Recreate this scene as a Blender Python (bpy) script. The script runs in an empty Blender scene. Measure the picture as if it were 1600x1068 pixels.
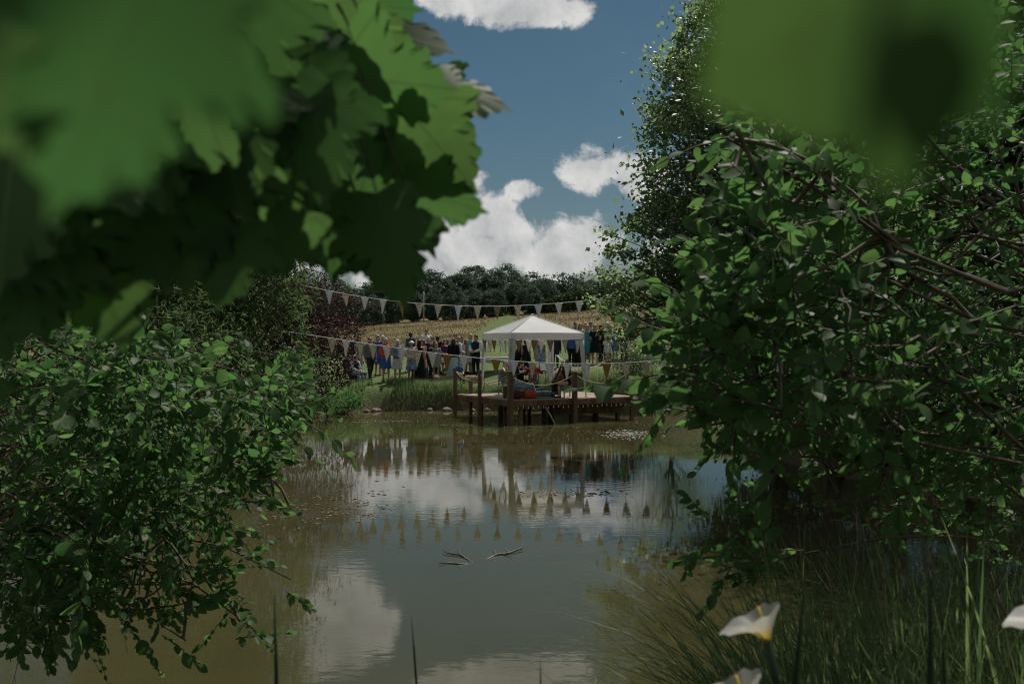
import bpy, bmesh, math, random
import numpy as np
from mathutils import Vector, Matrix, Euler

scene = bpy.context.scene
C = scene.collection
R = math.radians
rng = np.random.default_rng(11)
rnd = random.Random(5)

# ------------------------------------------------------------------ camera
CAM_Z = 3.0
F = 1556.0                     # focal length in photo pixels (35 mm lens, 1600 px wide)
cam_d = bpy.data.cameras.new('camera')
cam = bpy.data.objects.new('camera', cam_d)
C.objects.link(cam)
cam.location = (0, 0, CAM_Z)
cam.rotation_euler = (R(90), 0, 0)
cam_d.lens = 35.0
cam_d.sensor_width = 36.0
cam_d.clip_start = 0.05
cam_d.clip_end = 3000
cam_d.dof.use_dof = True
cam_d.dof.focus_distance = 14.0
cam_d.dof.aperture_fstop = 5.6
scene.camera = cam

# ------------------------------------------------------------------ render look
vs = scene.view_settings
scene.display_settings.display_device = 'sRGB'
vs.view_transform = 'Standard'
vs.look = 'None'
vs.gamma = 1.0
vs.use_curve_mapping = False
vs.exposure = -0.08
cy = scene.cycles
cy.max_bounces = 7
cy.diffuse_bounces = 3
cy.glossy_bounces = 3
cy.transmission_bounces = 5
cy.transparent_max_bounces = 6
cy.sample_clamp_indirect = 4.0
cy.caustics_reflective = False
cy.caustics_refractive = False
cy.filter_width = 1.1
cy.use_denoising = True
try:
    cy.denoiser = 'OPENIMAGEDENOISE'
except Exception:
    pass

# ------------------------------------------------------------------ sun + sky
SUN = Vector((0.24, 0.47, 0.85)).normalized()       # points towards the sun: high, beyond the pond, a little right
sun_el = math.asin(SUN.z)
sun_az = math.atan2(SUN.x, SUN.y)
sd = bpy.data.lights.new('sun', 'SUN')
sd.energy = 4.4
sd.angle = R(0.55)
sd.color = (1.0, 0.95, 0.86)
so = bpy.data.objects.new('sun', sd)
C.objects.link(so)
so.location = (20, 40, 60)
so.rotation_euler = (-SUN).to_track_quat('-Z', 'Y').to_euler()

world = bpy.data.worlds.new('World')
scene.world = world
world.use_nodes = True


class NT:
    """small helper to wire nodes"""
    def __init__(s, tree):
        s.t = tree
        s.n = tree.nodes
        s.l = tree.links

    def new(s, typ, **kw):
        n = s.n.new(typ)
        for k, v in kw.items():
            setattr(n, k, v)
        return n

    def put(s, sock, v):
        if hasattr(v, 'bl_idname') or hasattr(v, 'is_output'):
            s.l.new(v, sock)
        elif v is not None:
            if hasattr(sock.default_value, '__len__') and not hasattr(v, '__len__'):
                v = (v,) * len(sock.default_value)
            if hasattr(v, '__len__') and len(v) == 3 and len(sock.default_value) == 4:
                v = (*v, 1.0)
            sock.default_value = v

    def m(s, op, a, b=None, c=None, clamp=False):
        n = s.new('ShaderNodeMath', operation=op, use_clamp=clamp)
        s.put(n.inputs[0], a)
        if b is not None: s.put(n.inputs[1], b)
        if c is not None: s.put(n.inputs[2], c)
        return n.outputs[0]

    def vm(s, op, a, b=None, out=0):
        n = s.new('ShaderNodeVectorMath', operation=op)
        s.put(n.inputs[0], a)
        if b is not None:
            s.put(n.inputs['Scale'] if op == 'SCALE' else n.inputs[1], b)
        return n.outputs[out]

    def noise(s, vec, scale, detail=4, rough=0.55, out='Fac', dist=0.0):
        n = s.new('ShaderNodeTexNoise')
        if vec is not None: s.put(n.inputs['Vector'], vec)
        n.inputs['Scale'].default_value = scale
        n.inputs['Detail'].default_value = detail
        n.inputs['Roughness'].default_value = rough
        n.inputs['Distortion'].default_value = dist
        return n.outputs[out]

    def mix(s, f, a, b, blend='MIX'):
        n = s.new('ShaderNodeMix', data_type='RGBA', blend_type=blend)
        s.put(n.inputs[0], f)
        s.put(n.inputs[6], a)
        s.put(n.inputs[7], b)
        return n.outputs[2]

    def ramp(s, f, lo, hi):
        n = s.new('ShaderNodeMapRange', interpolation_type='SMOOTHSTEP')
        s.put(n.inputs[0], f)
        n.inputs[1].default_value = lo
        n.inputs[2].default_value = hi
        return n.outputs[0]

    def sep(s, v):
        n = s.new('ShaderNodeSeparateXYZ')
        s.put(n.inputs[0], v)
        return n.outputs

    def comb(s, x, y, z):
        n = s.new('ShaderNodeCombineXYZ')
        for i, v in enumerate((x, y, z)): s.put(n.inputs[i], v)
        return n.outputs[0]


def build_world():
    w = NT(world.node_tree)
    w.n.clear()
    out = w.new('ShaderNodeOutputWorld')
    bg = w.new('ShaderNodeBackground')
    bg.inputs['Strength'].default_value = 0.09
    w.l.new(bg.outputs[0], out.inputs[0])
    sky = w.new('ShaderNodeTexSky')
    sky.sky_type = 'NISHITA'
    sky.sun_disc = False
    sky.sun_elevation = sun_el
    sky.sun_rotation = sun_az
    sky.altitude = 100
    sky.air_density = 1.0
    sky.dust_density = 0.6
    sky.ozone_density = 1.2
    hs = w.new('ShaderNodeHueSaturation')
    hs.inputs['Hue'].default_value = 0.478
    hs.inputs['Saturation'].default_value = 1.22
    hs.inputs['Value'].default_value = 0.38
    w.l.new(sky.outputs[0], hs.inputs['Color'])
    skyc = hs.outputs[0]
    d = w.new('ShaderNodeTexCoord').outputs['Generated']
    x, y, z = w.sep(d)
    az = w.m('ARCTAN2', x, y)
    el = w.m('ARCSINE', z)
    # cumulus: soft lumps placed on the dome, broken up by noise
    n1 = w.noise(d, 17.0, 10, 0.62, dist=0.25)
    n2 = w.noise(w.vm('ADD', d, (0.006, 0.004, 0.020)), 17.0, 10, 0.62, dist=0.25)
    nb = w.noise(d, 2.6, 3, 0.5)
    lumps = [(800, 375, 110, 62), (765, 335, 62, 45), (822, 298, 42, 24), (690, 395, 140, 72), (890, 390, 100, 54),
             (560, 405, 110, 46), (935, 264, 78, 40), (1000, 276, 62, 40), (785, -6, 86, 46), (868, 14, 72, 27),
             (690, -10, 58, 36), (500, 85, 110, 75), (620, 320, 170, 66), (470, 370, 140, 64), (450, 210, 80, 30), (1180, 400, 190, 46), (1300, 90, 150, 60), (260, 330, 170, 60)]
    dens = None
    for px, py, rx, ry in lumps:
        v = Vector(((px - 800) / F, 1.0, (534 - py) / F)).normalized()
        a, e = math.atan2(v.x, v.y), math.asin(v.z)
        da = w.m('MULTIPLY', w.m('SUBTRACT', az, a), F / rx)
        de = w.m('MULTIPLY', w.m('SUBTRACT', el, e), F / ry)
        r2 = w.m('ADD', w.m('MULTIPLY', da, da), w.m('MULTIPLY', de, de))
        g = w.m('SUBTRACT', 1.0, r2)
        dens = g if dens is None else w.m('SMOOTH_MAX', dens, g, 0.35)
    dens = w.m('MAXIMUM', dens, -1.6)
    # elsewhere the same broken cumulus goes on round the dome
    away = w.ramp(w.m('SUBTRACT', 1.0, y), 0.16, 0.34)
    cover = w.m('MULTIPLY', w.m('SUBTRACT', nb, 0.52), 9.0)
    dens = w.m('ADD', w.m('MULTIPLY', dens, w.m('SUBTRACT', 1.0, away)), w.m('MULTIPLY', cover, away))
    n1c = w.m('MULTIPLY', w.m('SUBTRACT', n1, 0.5), 4.6)
    n2c = w.m('MULTIPLY', w.m('SUBTRACT', n2, 0.5), 4.6)
    dd = w.m('ADD', dens, n1c)
    mask = w.ramp(dd, -0.15, 0.55)
    lit = w.m('SUBTRACT', n1c, n2c)                       # denser here than towards the light: bright edge
    # the thick middles stay grey, the rims are bright
    shade = w.m('ADD', w.m('MULTIPLY', lit, 0.55), w.m('MULTIPLY', w.ramp(dd, 1.9, 0.2), 0.42))
    shade = w.m('ADD', shade, 0.36, clamp=True)
    cloud = w.mix(shade, (3.5, 3.65, 3.9), (8.2, 8.15, 8.0))
    thin = w.m('MULTIPLY', w.ramp(w.noise(d, 3.0, 6, 0.65), 0.45, 0.8), 0.07)
    skyc = w.mix(thin, skyc, (6.0, 6.3, 6.6))
    w.put(bg.inputs['Color'], w.mix(w.m('MULTIPLY', mask, 0.97), skyc, cloud))


build_world()


# ------------------------------------------------------------------ helpers
def at(px, py, Y):
    """the point Y metres away along the viewing direction through a photo pixel"""
    return Vector(((px - 800) / F * Y, Y, CAM_Z - (py - 534) / F * Y))


def tag(o, label=None, cat=None, group=None, kind=None):
    if label: o['label'] = label
    if cat: o['category'] = cat
    if group: o['group'] = group
    if kind: o['kind'] = kind
    return o


def thing(name, label, cat, loc=(0, 0, 0), rz=0.0, group=None):
    o = bpy.data.objects.new(name, None)
    o.empty_display_size = 0.2
    C.objects.link(o)
    o.location = loc
    o.rotation_euler = (0, 0, rz)
    return tag(o, label, cat, group)


def link(name, me, mat=None, parent=None, M=None):
    o = bpy.data.objects.new(name, me)
    C.objects.link(o)
    if mat is not None:
        if len(me.materials) == 0: me.materials.append(mat)
        if me.materials[0] is not mat:
            o.material_slots[0].link = 'OBJECT'
            o.material_slots[0].material = mat
    if parent is not None: o.parent = parent
    if M is not None: o.matrix_local = M
    return o


def copy_thing(o, loc=None, rz=None):
    c = o.copy(); C.objects.link(c)
    for ch in o.children:
        k = ch.copy(); C.objects.link(k); k.parent = c
        for g in ch.children:
            q = g.copy(); C.objects.link(q); q.parent = k
    if loc is not None: c.location = loc
    if rz is not None: c.rotation_euler = (0, 0, rz)
    return c


class MB:
    """collects shapes; build() links them as one mesh"""
    def __init__(s):
        s.v = []; s.f = []; s.k = 0

    def add(s, v, f):
        s.v.append(np.asarray(v, float))
        s.f += [tuple(i + s.k for i in q) for q in f]
        s.k += len(v)
        return s

    def box(s, c, size, M=None):
        x, y, z = (a / 2 for a in size)
        v = [Vector((i * x, j * y, k * z)) for i in (-1, 1) for j in (-1, 1) for k in (-1, 1)]
        if M is not None: v = [M @ p for p in v]
        v = [tuple(p + Vector(c)) for p in v]
        return s.add(v, [(0, 1, 3, 2), (4, 6, 7, 5), (0, 4, 5, 1), (2, 3, 7, 6), (0, 2, 6, 4), (1, 5, 7, 3)])

    def tube(s, pts, rad, n=6, cap=True):
        pts = np.asarray(pts, float)
        m = len(pts)
        rad = np.broadcast_to(np.asarray(rad, float), (m,))
        t = np.gradient(pts, axis=0)
        t /= np.linalg.norm(t, axis=1, keepdims=True) + 1e-9
        up = np.array([0, 0, 1.0]) if abs(t[0, 2]) < 0.9 else np.array([1.0, 0, 0])
        a = np.cross(t, up); a /= np.linalg.norm(a, axis=1, keepdims=True) + 1e-9
        b = np.cross(t, a)
        th = np.arange(n) * 2 * math.pi / n
        v = pts[:, None] + rad[:, None, None] * (np.cos(th)[None, :, None] * a[:, None] + np.sin(th)[None, :, None] * b[:, None])
        f = [(i * n + j, i * n + (j + 1) % n, (i + 1) * n + (j + 1) % n, (i + 1) * n + j) for i in range(m - 1) for j in range(n)]
        if cap: f += [tuple(range(n))[::-1], tuple(range((m - 1) * n, m * n))]
        return s.add(v.reshape(-1, 3), f)

    def loft(s, rings, n=14):
        """rings: (cx, cy, cz, rx, ry) horizontal ellipses from bottom to top"""
        th = np.arange(n) * 2 * math.pi / n
        v = []
        for cx, cy_, cz, rx, ry in rings:
            for t in th: v.append((cx + rx * math.cos(t), cy_ + ry * math.sin(t), cz))
        m = len(rings)
        f = [(i * n + j, i * n + (j + 1) % n, (i + 1) * n + (j + 1) % n, (i + 1) * n + j) for i in range(m - 1) for j in range(n)]
        f += [tuple(range(n))[::-1], tuple(range((m - 1) * n, m * n))]
        return s.add(v, f)

    def ball(s, c, r, n=10, m=7):
        r = (r, r, r) if not hasattr(r, '__len__') else r
        rings = []
        for i in range(m + 1):
            p = -math.pi / 2 + math.pi * i / m
            k = max(math.cos(p), 0.02)
            rings.append((c[0], c[1], c[2] + r[2] * math.sin(p), r[0] * k, r[1] * k))
        return s.loft(rings, n)

    def mesh(s, name, smooth=True):
        me = bpy.data.meshes.new(name)
        v = np.concatenate(s.v) if s.v else np.zeros((0, 3))
        me.from_pydata(v.tolist(), [], s.f)
        if smooth: me.polygons.foreach_set('use_smooth', [True] * len(me.polygons))
        me.update()
        return me

    def build(s, name, mat, parent=None, smooth=True, kind=None):
        o = link(name, s.mesh(name, smooth), mat, parent)
        if kind: o['kind'] = kind
        return o


def raw_mesh(name, V, Fc, smooth=True, tint=None):
    """V (n,3), Fc (m,3|4) index array -> mesh, fast"""
    V = np.ascontiguousarray(V, dtype=np.float32)
    Fc = np.ascontiguousarray(Fc, dtype=np.int32)
    k = Fc.shape[1]
    me = bpy.data.meshes.new(name)
    me.vertices.add(len(V))
    me.vertices.foreach_set('co', V.ravel())
    me.loops.add(Fc.size)
    me.loops.foreach_set('vertex_index', Fc.ravel())
    me.polygons.add(len(Fc))
    me.polygons.foreach_set('loop_start', np.arange(0, Fc.size, k, dtype=np.int32))
    try:
        me.polygons.foreach_set('loop_total', np.full(len(Fc), k, dtype=np.int32))
    except Exception:
        pass
    me.polygons.foreach_set('use_smooth', np.full(len(Fc), smooth))
    me.update(calc_edges=True)
    if tint is not None:
        a = me.attributes.new('tint', 'FLOAT', 'POINT')
        a.data.foreach_set('value', np.ascontiguousarray(tint, dtype=np.float32))
    return me


# ------------------------------------------------------------------ materials
def new_mat(name):
    m = bpy.data.materials.new(name)
    m.use_nodes = True
    t = NT(m.node_tree)
    t.n.clear()
    out = t.new('ShaderNodeOutputMaterial')
    return m, t, out


def plain(name, col, rough=0.7, var=0.18, scale=8.0, bump=0.0, bscale=40.0, spec=0.35, metal=0.0, stretch=None, col2=None):
    m, t, out = new_mat(name)
    b = t.new('ShaderNodeBsdfPrincipled')
    co = t.new('ShaderNodeTexCoord').outputs['Object']
    if stretch: co = t.vm('MULTIPLY', co, stretch)
    n = t.noise(co, scale, 5, 0.6)
    c2 = col2 or tuple(c * (1 - var) for c in col)
    c1 = tuple(min(1, c * (1 + var * 0.5)) for c in col)
    t.put(b.inputs['Base Color'], t.mix(t.ramp(n, 0.35, 0.65), c2, c1))
    b.inputs['Roughness'].default_value = rough
    b.inputs['Specular IOR Level'].default_value = spec
    b.inputs['Metallic'].default_value = metal
    if bump:
        bp = t.new('ShaderNodeBump')
        bp.inputs['Strength'].default_value = bump
        bp.inputs['Distance'].default_value = 0.02
        t.put(bp.inputs['Height'], t.noise(co, bscale, 4, 0.6))
        t.l.new(bp.outputs[0], b.inputs['Normal'])
    t.l.new(b.outputs[0], out.inputs[0])
    return m


def leaf_mat(name, c1, c2, trans, tw=0.42, rough=0.42, spec=0.4, veins=False, objrand=False):
    """leaf: a glossy upper skin over a blade that lets light through; c1..c2 vary leaf by leaf"""
    m, t, out = new_mat(name)
    b = t.new('ShaderNodeBsdfPrincipled')
    if objrand:
        r = t.new('ShaderNodeObjectInfo').outputs['Random']
    else:
        r = t.new('ShaderNodeAttribute', attribute_name='tint').outputs['Fac']
    geo = t.new('ShaderNodeTexCoord').outputs['Object']
    blotch = t.noise(geo, 9.0 if not veins else 14.0, 4, 0.6)
    col = t.mix(t.m('ADD', t.m('MULTIPLY', r, 0.75), t.m('MULTIPLY', t.m('SUBTRACT', blotch, 0.5), 0.6), clamp=True), c1, c2)
    tc = t.mix(r, trans, tuple(x * k for x, k in zip(trans, (0.42, 0.62, 0.62))))
    if veins:
        x, y, z = t.sep(geo)
        ax = t.m('ABSOLUTE', x)
        line = None
        for ang in (0.0, 0.80, 1.45):
            ca, sa = math.cos(ang), math.sin(ang)
            dist = t.m('ABSOLUTE', t.m('SUBTRACT', t.m('MULTIPLY', ax, ca), t.m('MULTIPLY', y, sa)))
            l = t.ramp(dist, 0.013, 0.004)
            line = l if line is None else t.m('MAXIMUM', line, l)
        sec = t.m('ABSOLUTE', t.m('SINE', t.m('MULTIPLY', t.m('SUBTRACT', y, t.m('MULTIPLY', ax, 0.9)), 42.0)))
        line = t.m('MAXIMUM', line, t.m('MULTIPLY', t.ramp(sec, 0.16, 0.0), 0.25))
        col = t.mix(t.m('MULTIPLY', line, 0.5), col, (0.13, 0.19, 0.07))
        spot = t.ramp(t.noise(geo, 7.0, 5, 0.7), 0.66, 0.76)
        col = t.mix(t.m('MULTIPLY', spot, 0.7), col, (0.12, 0.08, 0.03))
        tc = t.mix(t.m('MULTIPLY', t.ramp(t.noise(geo, 3.0, 5, 0.65), 0.4, 0.7), 0.45), tc, tuple(v * 0.55 for v in trans))
        tc = t.mix(t.m('MULTIPLY', line, 0.45), tc, tuple(v * 0.3 for v in trans))
        bp = t.new('ShaderNodeBump')
        bp.inputs['Strength'].default_value = 0.12
        bp.inputs['Distance'].default_value = 0.01
        t.put(bp.inputs['Height'], line)
        t.l.new(bp.outputs[0], b.inputs['Normal'])
    t.put(b.inputs['Base Color'], col)
    b.inputs['Roughness'].default_value = rough
    b.inputs['Specular IOR Level'].default_value = spec
    tr = t.new('ShaderNodeBsdfTranslucent')
    t.put(tr.inputs['Color'], tc)
    mx = t.new('ShaderNodeMixShader')
    mx.inputs[0].default_value = tw
    t.l.new(b.outputs[0], mx.inputs[1])
    t.l.new(tr.outputs[0], mx.inputs[2])
    t.l.new(mx.outputs[0], out.inputs[0])
    return m


def cloth(name, c1, c2=None, scale=30.0, kind='plain', trans=0.0):
    m, t, out = new_mat(name)
    b = t.new('ShaderNodeBsdfPrincipled')
    co = t.new('ShaderNodeTexCoord').outputs['Object']
    if kind == 'print':
        v = t.new('ShaderNodeTexVoronoi')
        v.inputs['Scale'].default_value = scale
        t.put(v.inputs['Vector'], co)
        f = t.m('MULTIPLY', t.ramp(v.outputs['Distance'], 0.55, 0.3), t.ramp(t.noise(co, scale * 0.5, 3), 0.42, 0.56))
    else:
        f = t.ramp(t.noise(co, scale, 3), 0.3, 0.7)
    t.put(b.inputs['Base Color'], t.mix(f, c1, c2 or tuple(x * 0.75 for x in c1)))
    b.inputs['Roughness'].default_value = 0.85
    b.inputs['Specular IOR Level'].default_value = 0.2
    bp = t.new('ShaderNodeBump')
    bp.inputs['Strength'].default_value = 0.4
    bp.inputs['Distance'].default_value = 0.02
    t.put(bp.inputs['Height'], t.noise(t.vm('MULTIPLY', co, (1, 1, 0.35)), 18, 3))
    t.l.new(bp.outputs[0], b.inputs['Normal'])
    if trans:
        tr = t.new('ShaderNodeBsdfTranslucent')
        t.put(tr.inputs['Color'], t.mix(f, c1, c2 or c1))
        mx = t.new('ShaderNodeMixShader')
        mx.inputs[0].default_value = trans
        t.l.new(b.outputs[0], mx.inputs[1]); t.l.new(tr.outputs[0], mx.inputs[2])
        t.l.new(mx.outputs[0], out.inputs[0])
    else:
        t.l.new(b.outputs[0], out.inputs[0])
    return m


M_bark = plain('bark', (0.075, 0.062, 0.045), 0.9, 0.45, 6, 0.8, 22, stretch=(1, 1, 0.3))
M_twig = plain('twig bark', (0.10, 0.075, 0.045), 0.7, 0.35, 12)
M_wood = plain('weathered brown timber', (0.17, 0.10, 0.055), 0.75, 0.4, 4, 0.4, 30, stretch=(1, 1, 0.15))
M_plank = plain('pale deck boards', (0.33, 0.26, 0.19), 0.8, 0.35, 5, 0.3, 40, stretch=(0.2, 3, 1))
M_log = plain('sawn log', (0.26, 0.19, 0.13), 0.85, 0.35, 5, 0.6, 16, stretch=(0.2, 1, 1))
M_rope = plain('manila rope', (0.5, 0.42, 0.28), 0.9, 0.25, 60)
M_steel = plain('grey metal', (0.35, 0.36, 0.37), 0.4, 0.1, 8, metal=0.6)
M_black = plain('black metal', (0.02, 0.02, 0.022), 0.5, 0.2, 8)

# ------------------------------------------------------------------ terrain and pond
def chaikin(p, k=2):
    p = np.asarray(p, float)
    for _ in range(k):
        q = np.roll(p, -1, 0)
        p = np.stack([0.75 * p + 0.25 * q, 0.25 * p + 0.75 * q], 1).reshape(-1, 2)
    return p


SHORE = chaikin([(-13, 6.6), (-6, 6.1), (0, 6.0), (5, 6.2), (10, 7.2), (14, 9.5), (14.5, 13), (11, 16.2), (8.6, 18.6), (6.8, 22),
                 (6.2, 27), (6.4, 33), (6.6, 38), (4.6, 41.8), (2.2, 43.0), (-0.5, 43.3), (-3.5, 43.9), (-5.6, 43.2), (-6.6, 42.6),
                 (-7.3, 40.2), (-8.2, 38.8), (-8.0, 33), (-7.4, 28), (-7.3, 22), (-8.6, 16), (-11, 12), (-14, 9)])


def shore_dist(x, y):
    """distance outside the pond (negative inside)"""
    x = np.asarray(x, float); y = np.asarray(y, float)
    P = np.stack([x.ravel(), y.ravel()], 1)
    best = np.full(len(P), 1e9)
    ins = np.zeros(len(P), bool)
    n = len(SHORE)
    for i in range(n):
        a, b = SHORE[i], SHORE[(i + 1) % n]
        ab = b - a
        t = np.clip(((P - a) @ ab) / (ab @ ab + 1e-12), 0, 1)
        dv = P - (a + t[:, None] * ab)
        best = np.minimum(best, np.hypot(dv[:, 0], dv[:, 1]))
        c = ((a[1] > P[:, 1]) != (b[1] > P[:, 1]))
        with np.errstate(divide='ignore', invalid='ignore'):
            xi = (b[0] - a[0]) * (P[:, 1] - a[1]) / (b[1] - a[1] + 1e-12) + a[0]
        ins ^= c & (P[:, 0] < xi)
    return np.where(ins, -best, best).reshape(x.shape)


def sm(a, lo, hi):
    t = np.clip((a - lo) / (hi - lo), 0, 1)
    return t * t * (3 - 2 * t)


def ground(x, y):
    x = np.asarray(x, float); y = np.asarray(y, float)
    d = shore_dist(x, y)
    tilt = 0.065 * (np.clip(x, -26, 22) + 5)
    lawn = 1.38 + tilt + 0.055 * (np.clip(y, 44, 205) - 45)
    near = 1.3 + 0.15 * np.sin(x * 0.7) * np.cos(y * 0.4)
    t = sm(y, 36, 45)
    H = near * (1 - t) + lawn * t
    H = H * (1 - 0.32 * np.exp(-((x + 1.9) / 2.6) ** 2 - ((y - 45.6) / 1.7) ** 2))
    H = H + 0.10 * np.sin(x * 0.45 + 1) * np.sin(y * 0.3) * sm(y, 46, 60)
    bump = 0.05 * np.sin(x * 2.3 + 0.6 * np.sin(y * 1.7)) * np.sin(y * 2.1 + 1.3)
    far = sm(y, 40, 43)
    w = 1.75 - 1.0 * far
    H = H * (1 - 0.40 * far * np.exp(-np.maximum(d, 0) / 1.0))
    h = sm(d, -0.35, w) * (H + 0.55) - 0.55 + bump * sm(d, 0, 1.0) * (1 - sm(y, 46, 55) * 0.6)
    deep = np.clip(-d, 0, 3) * 0.35
    return np.where(d < 0, np.minimum(h, 0.35) - deep * 0.6, h)


def axis(lo, hi, fine_lo, fine_hi, step, grow=1.22):
    a = list(np.arange(fine_lo, fine_hi + 1e-6, step))
    s, v = step, fine_hi
    while v < hi:
        s *= grow; v += s; a.append(min(v, hi))
    s, v, pre = step, fine_lo, []
    while v > lo:
        s *= grow; v -= s; pre.append(max(v, lo))
    return np.array(sorted(set(pre)) + a)


def make_ground():
    xs = axis(-900, 900, -17, 17, 0.33)
    ys = axis(-300, 1500, -2, 62, 0.33, 1.12)
    X, Y = np.meshgrid(xs, ys)
    Z = ground(X, Y)
    V = np.stack([X, Y, Z], -1).reshape(-1, 3)
    nx, ny = len(xs), len(ys)
    i = np.arange((ny - 1) * nx).reshape(ny - 1, nx)[:, :-1].ravel()
    Fc = np.stack([i, i + 1, i + nx + 1, i + nx], 1)
    me = raw_mesh('ground', V, Fc)
    m, t, out = new_mat('meadow and bank')
    b = t.new('ShaderNodeBsdfPrincipled')
    co = t.new('ShaderNodeTexCoord').outputs['Object']
    x, y, z = t.sep(co)
    n_big = t.noise(co, 0.12, 5, 0.6)
    n_mid = t.noise(co, 0.9, 6, 0.65)
    n_fine = t.noise(co, 9.0, 4, 0.7)
    lawn = t.mix(t.ramp(n_mid, 0.3, 0.7), (0.095, 0.14, 0.052), (0.145, 0.19, 0.08))
    lawn = t.mix(t.m('MULTIPLY', t.ramp(n_fine, 0.45, 0.8), 0.5), lawn, (0.13, 0.14, 0.05))
    streak = t.noise(t.vm('MULTIPLY', co, (0.35, 0.09, 1)), 1.0, 7, 0.7)
    hay = t.mix(t.ramp(streak, 0.3, 0.7), (0.175, 0.135, 0.073), (0.205, 0.16, 0.09))
    hay = t.mix(t.m('MULTIPLY', t.ramp(n_big, 0.42, 0.66), 0.55), hay, (0.085, 0.088, 0.03))
    hay = t.mix(t.m('MULTIPLY', t.ramp(n_fine, 0.35, 0.7), 0.35), hay, (0.23, 0.17, 0.085))
    wob = t.m('MULTIPLY', t.m('SUBTRACT', n_mid, 0.5), 6.0)
    edge = t.m('ADD', t.m('ADD', y, wob), t.m('MULTIPLY', x, 0.35))
    col = t.mix(t.ramp(edge, 59.5, 74), lawn, hay)
    # the mown track that climbs through the hay
    xc = t.m('ADD', -2.4, t.m('MULTIPLY', t.m('SUBTRACT', y, 66.0), 0.030))
    off = t.m('ABSOLUTE', t.m('SUBTRACT', t.m('ADD', x, t.m('MULTIPLY', wob, 0.12)), xc))
    col = t.mix(t.ramp(off, 2.0, 0.8), col, t.mix(0.5, lawn, (0.09, 0.105, 0.03)))
    # bare earth and stones near the water, a worn gravel strip in front of the log
    bank = t.m('MULTIPLY', t.ramp(z, 1.0, 0.25), t.ramp(y, 55.0, 50.0))
    earth = t.mix(t.ramp(n_fine, 0.35, 0.65), (0.10, 0.07, 0.045), (0.20, 0.15, 0.10))
    col = t.mix(t.m('MULTIPLY', bank, t.ramp(n_mid, 0.35, 0.55)), col, earth)
    gx = t.m('MULTIPLY', t.ramp(x, -4.0, -2.6), 1.0)
    gy = t.m('MULTIPLY', t.ramp(t.m('ADD', y, t.m('MULTIPLY', wob, 0.06)), 44.6, 44.9), t.ramp(t.m('ADD', y, t.m('MULTIPLY', wob, 0.06)), 46.4, 45.6))
    straw = t.mix(t.ramp(t.noise(co, 14, 4, 0.7), 0.35, 0.65), (0.17, 0.13, 0.09), (0.34, 0.28, 0.21))
    col = t.mix(t.m('MULTIPLY', gx, t.m('MULTIPLY', gy, t.ramp(n_mid, 0.25, 0.5))), col, straw)
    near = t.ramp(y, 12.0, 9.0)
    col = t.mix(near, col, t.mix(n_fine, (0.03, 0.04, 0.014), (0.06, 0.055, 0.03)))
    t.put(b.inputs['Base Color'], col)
    b.inputs['Roughness'].default_value = 0.95
    b.inputs['Specular IOR Level'].default_value = 0.1
    bp = t.new('ShaderNodeBump')
    bp.inputs['Strength'].default_value = 0.45
    bp.inputs['Distance'].default_value = 0.12
    t.put(bp.inputs['Height'], t.m('ADD', n_fine, n_mid))
    t.l.new(bp.outputs[0], b.inputs['Normal'])
    t.l.new(b.outputs[0], out.inputs[0])
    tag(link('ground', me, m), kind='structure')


make_ground()


def make_water():
    m, t, out = new_mat('murky pond water')
    b = t.new('ShaderNodeBsdfPrincipled')
    co = t.new('ShaderNodeTexCoord').outputs['Object']
    silt = t.mix(t.ramp(t.noise(co, 0.22, 4, 0.55), 0.3, 0.7), (0.048, 0.046, 0.018), (0.064, 0.06, 0.026))
    # shallows by the far bank show the weedy bottom
    x, y, z = t.sep(co)
    shallow = t.m('MULTIPLY', t.ramp(y, 35.0, 42.0), t.ramp(t.noise(co, 1.3, 5, 0.65), 0.35, 0.6))
    silt = t.mix(t.m('MULTIPLY', shallow, 0.7), silt, (0.075, 0.058, 0.02))
    t.put(b.inputs['Base Color'], silt)
    b.inputs['Roughness'].default_value = 0.025
    b.inputs['IOR'].default_value = 1.333
    b.inputs['Specular IOR Level'].default_value = 0.5
    patch = t.ramp(t.noise(co, 0.28, 3, 0.5), 0.4, 0.66)
    h = t.m('ADD', t.m('MULTIPLY', t.noise(t.vm('MULTIPLY', co, (0.75, 1.35, 1)), 5.5, 3, 0.5), t.m('ADD', 0.12, t.m('MULTIPLY', patch, 0.7))),
            t.m('MULTIPLY', t.noise(t.vm('MULTIPLY', co, (0.5, 1, 1)), 1.0, 2, 0.5), 0.35))
    bp = t.new('ShaderNodeBump')
    bp.inputs['Strength'].default_value = 0.075
    bp.inputs['Distance'].default_value = 0.035
    t.put(bp.inputs['Height'], h)
    t.l.new(bp.outputs[0], b.inputs['Normal'])
    t.l.new(b.outputs[0], out.inputs[0])
    V, Fc = [], []
    xs = np.linspace(-17, 17, 18); ys = np.linspace(3.5, 46, 22)
    X, Y = np.meshgrid(xs, ys)
    V = np.stack([X, Y, 0 * X], -1).reshape(-1, 3)
    nx = len(xs)
    i = np.arange((len(ys) - 1) * nx).reshape(-1, nx)[:, :-1].ravel()
    me = raw_mesh('pond_water', V, np.stack([i, i + 1, i + nx + 1, i + nx], 1))
    tag(link('pond_water', me, m), kind='structure')


make_water()


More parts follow.
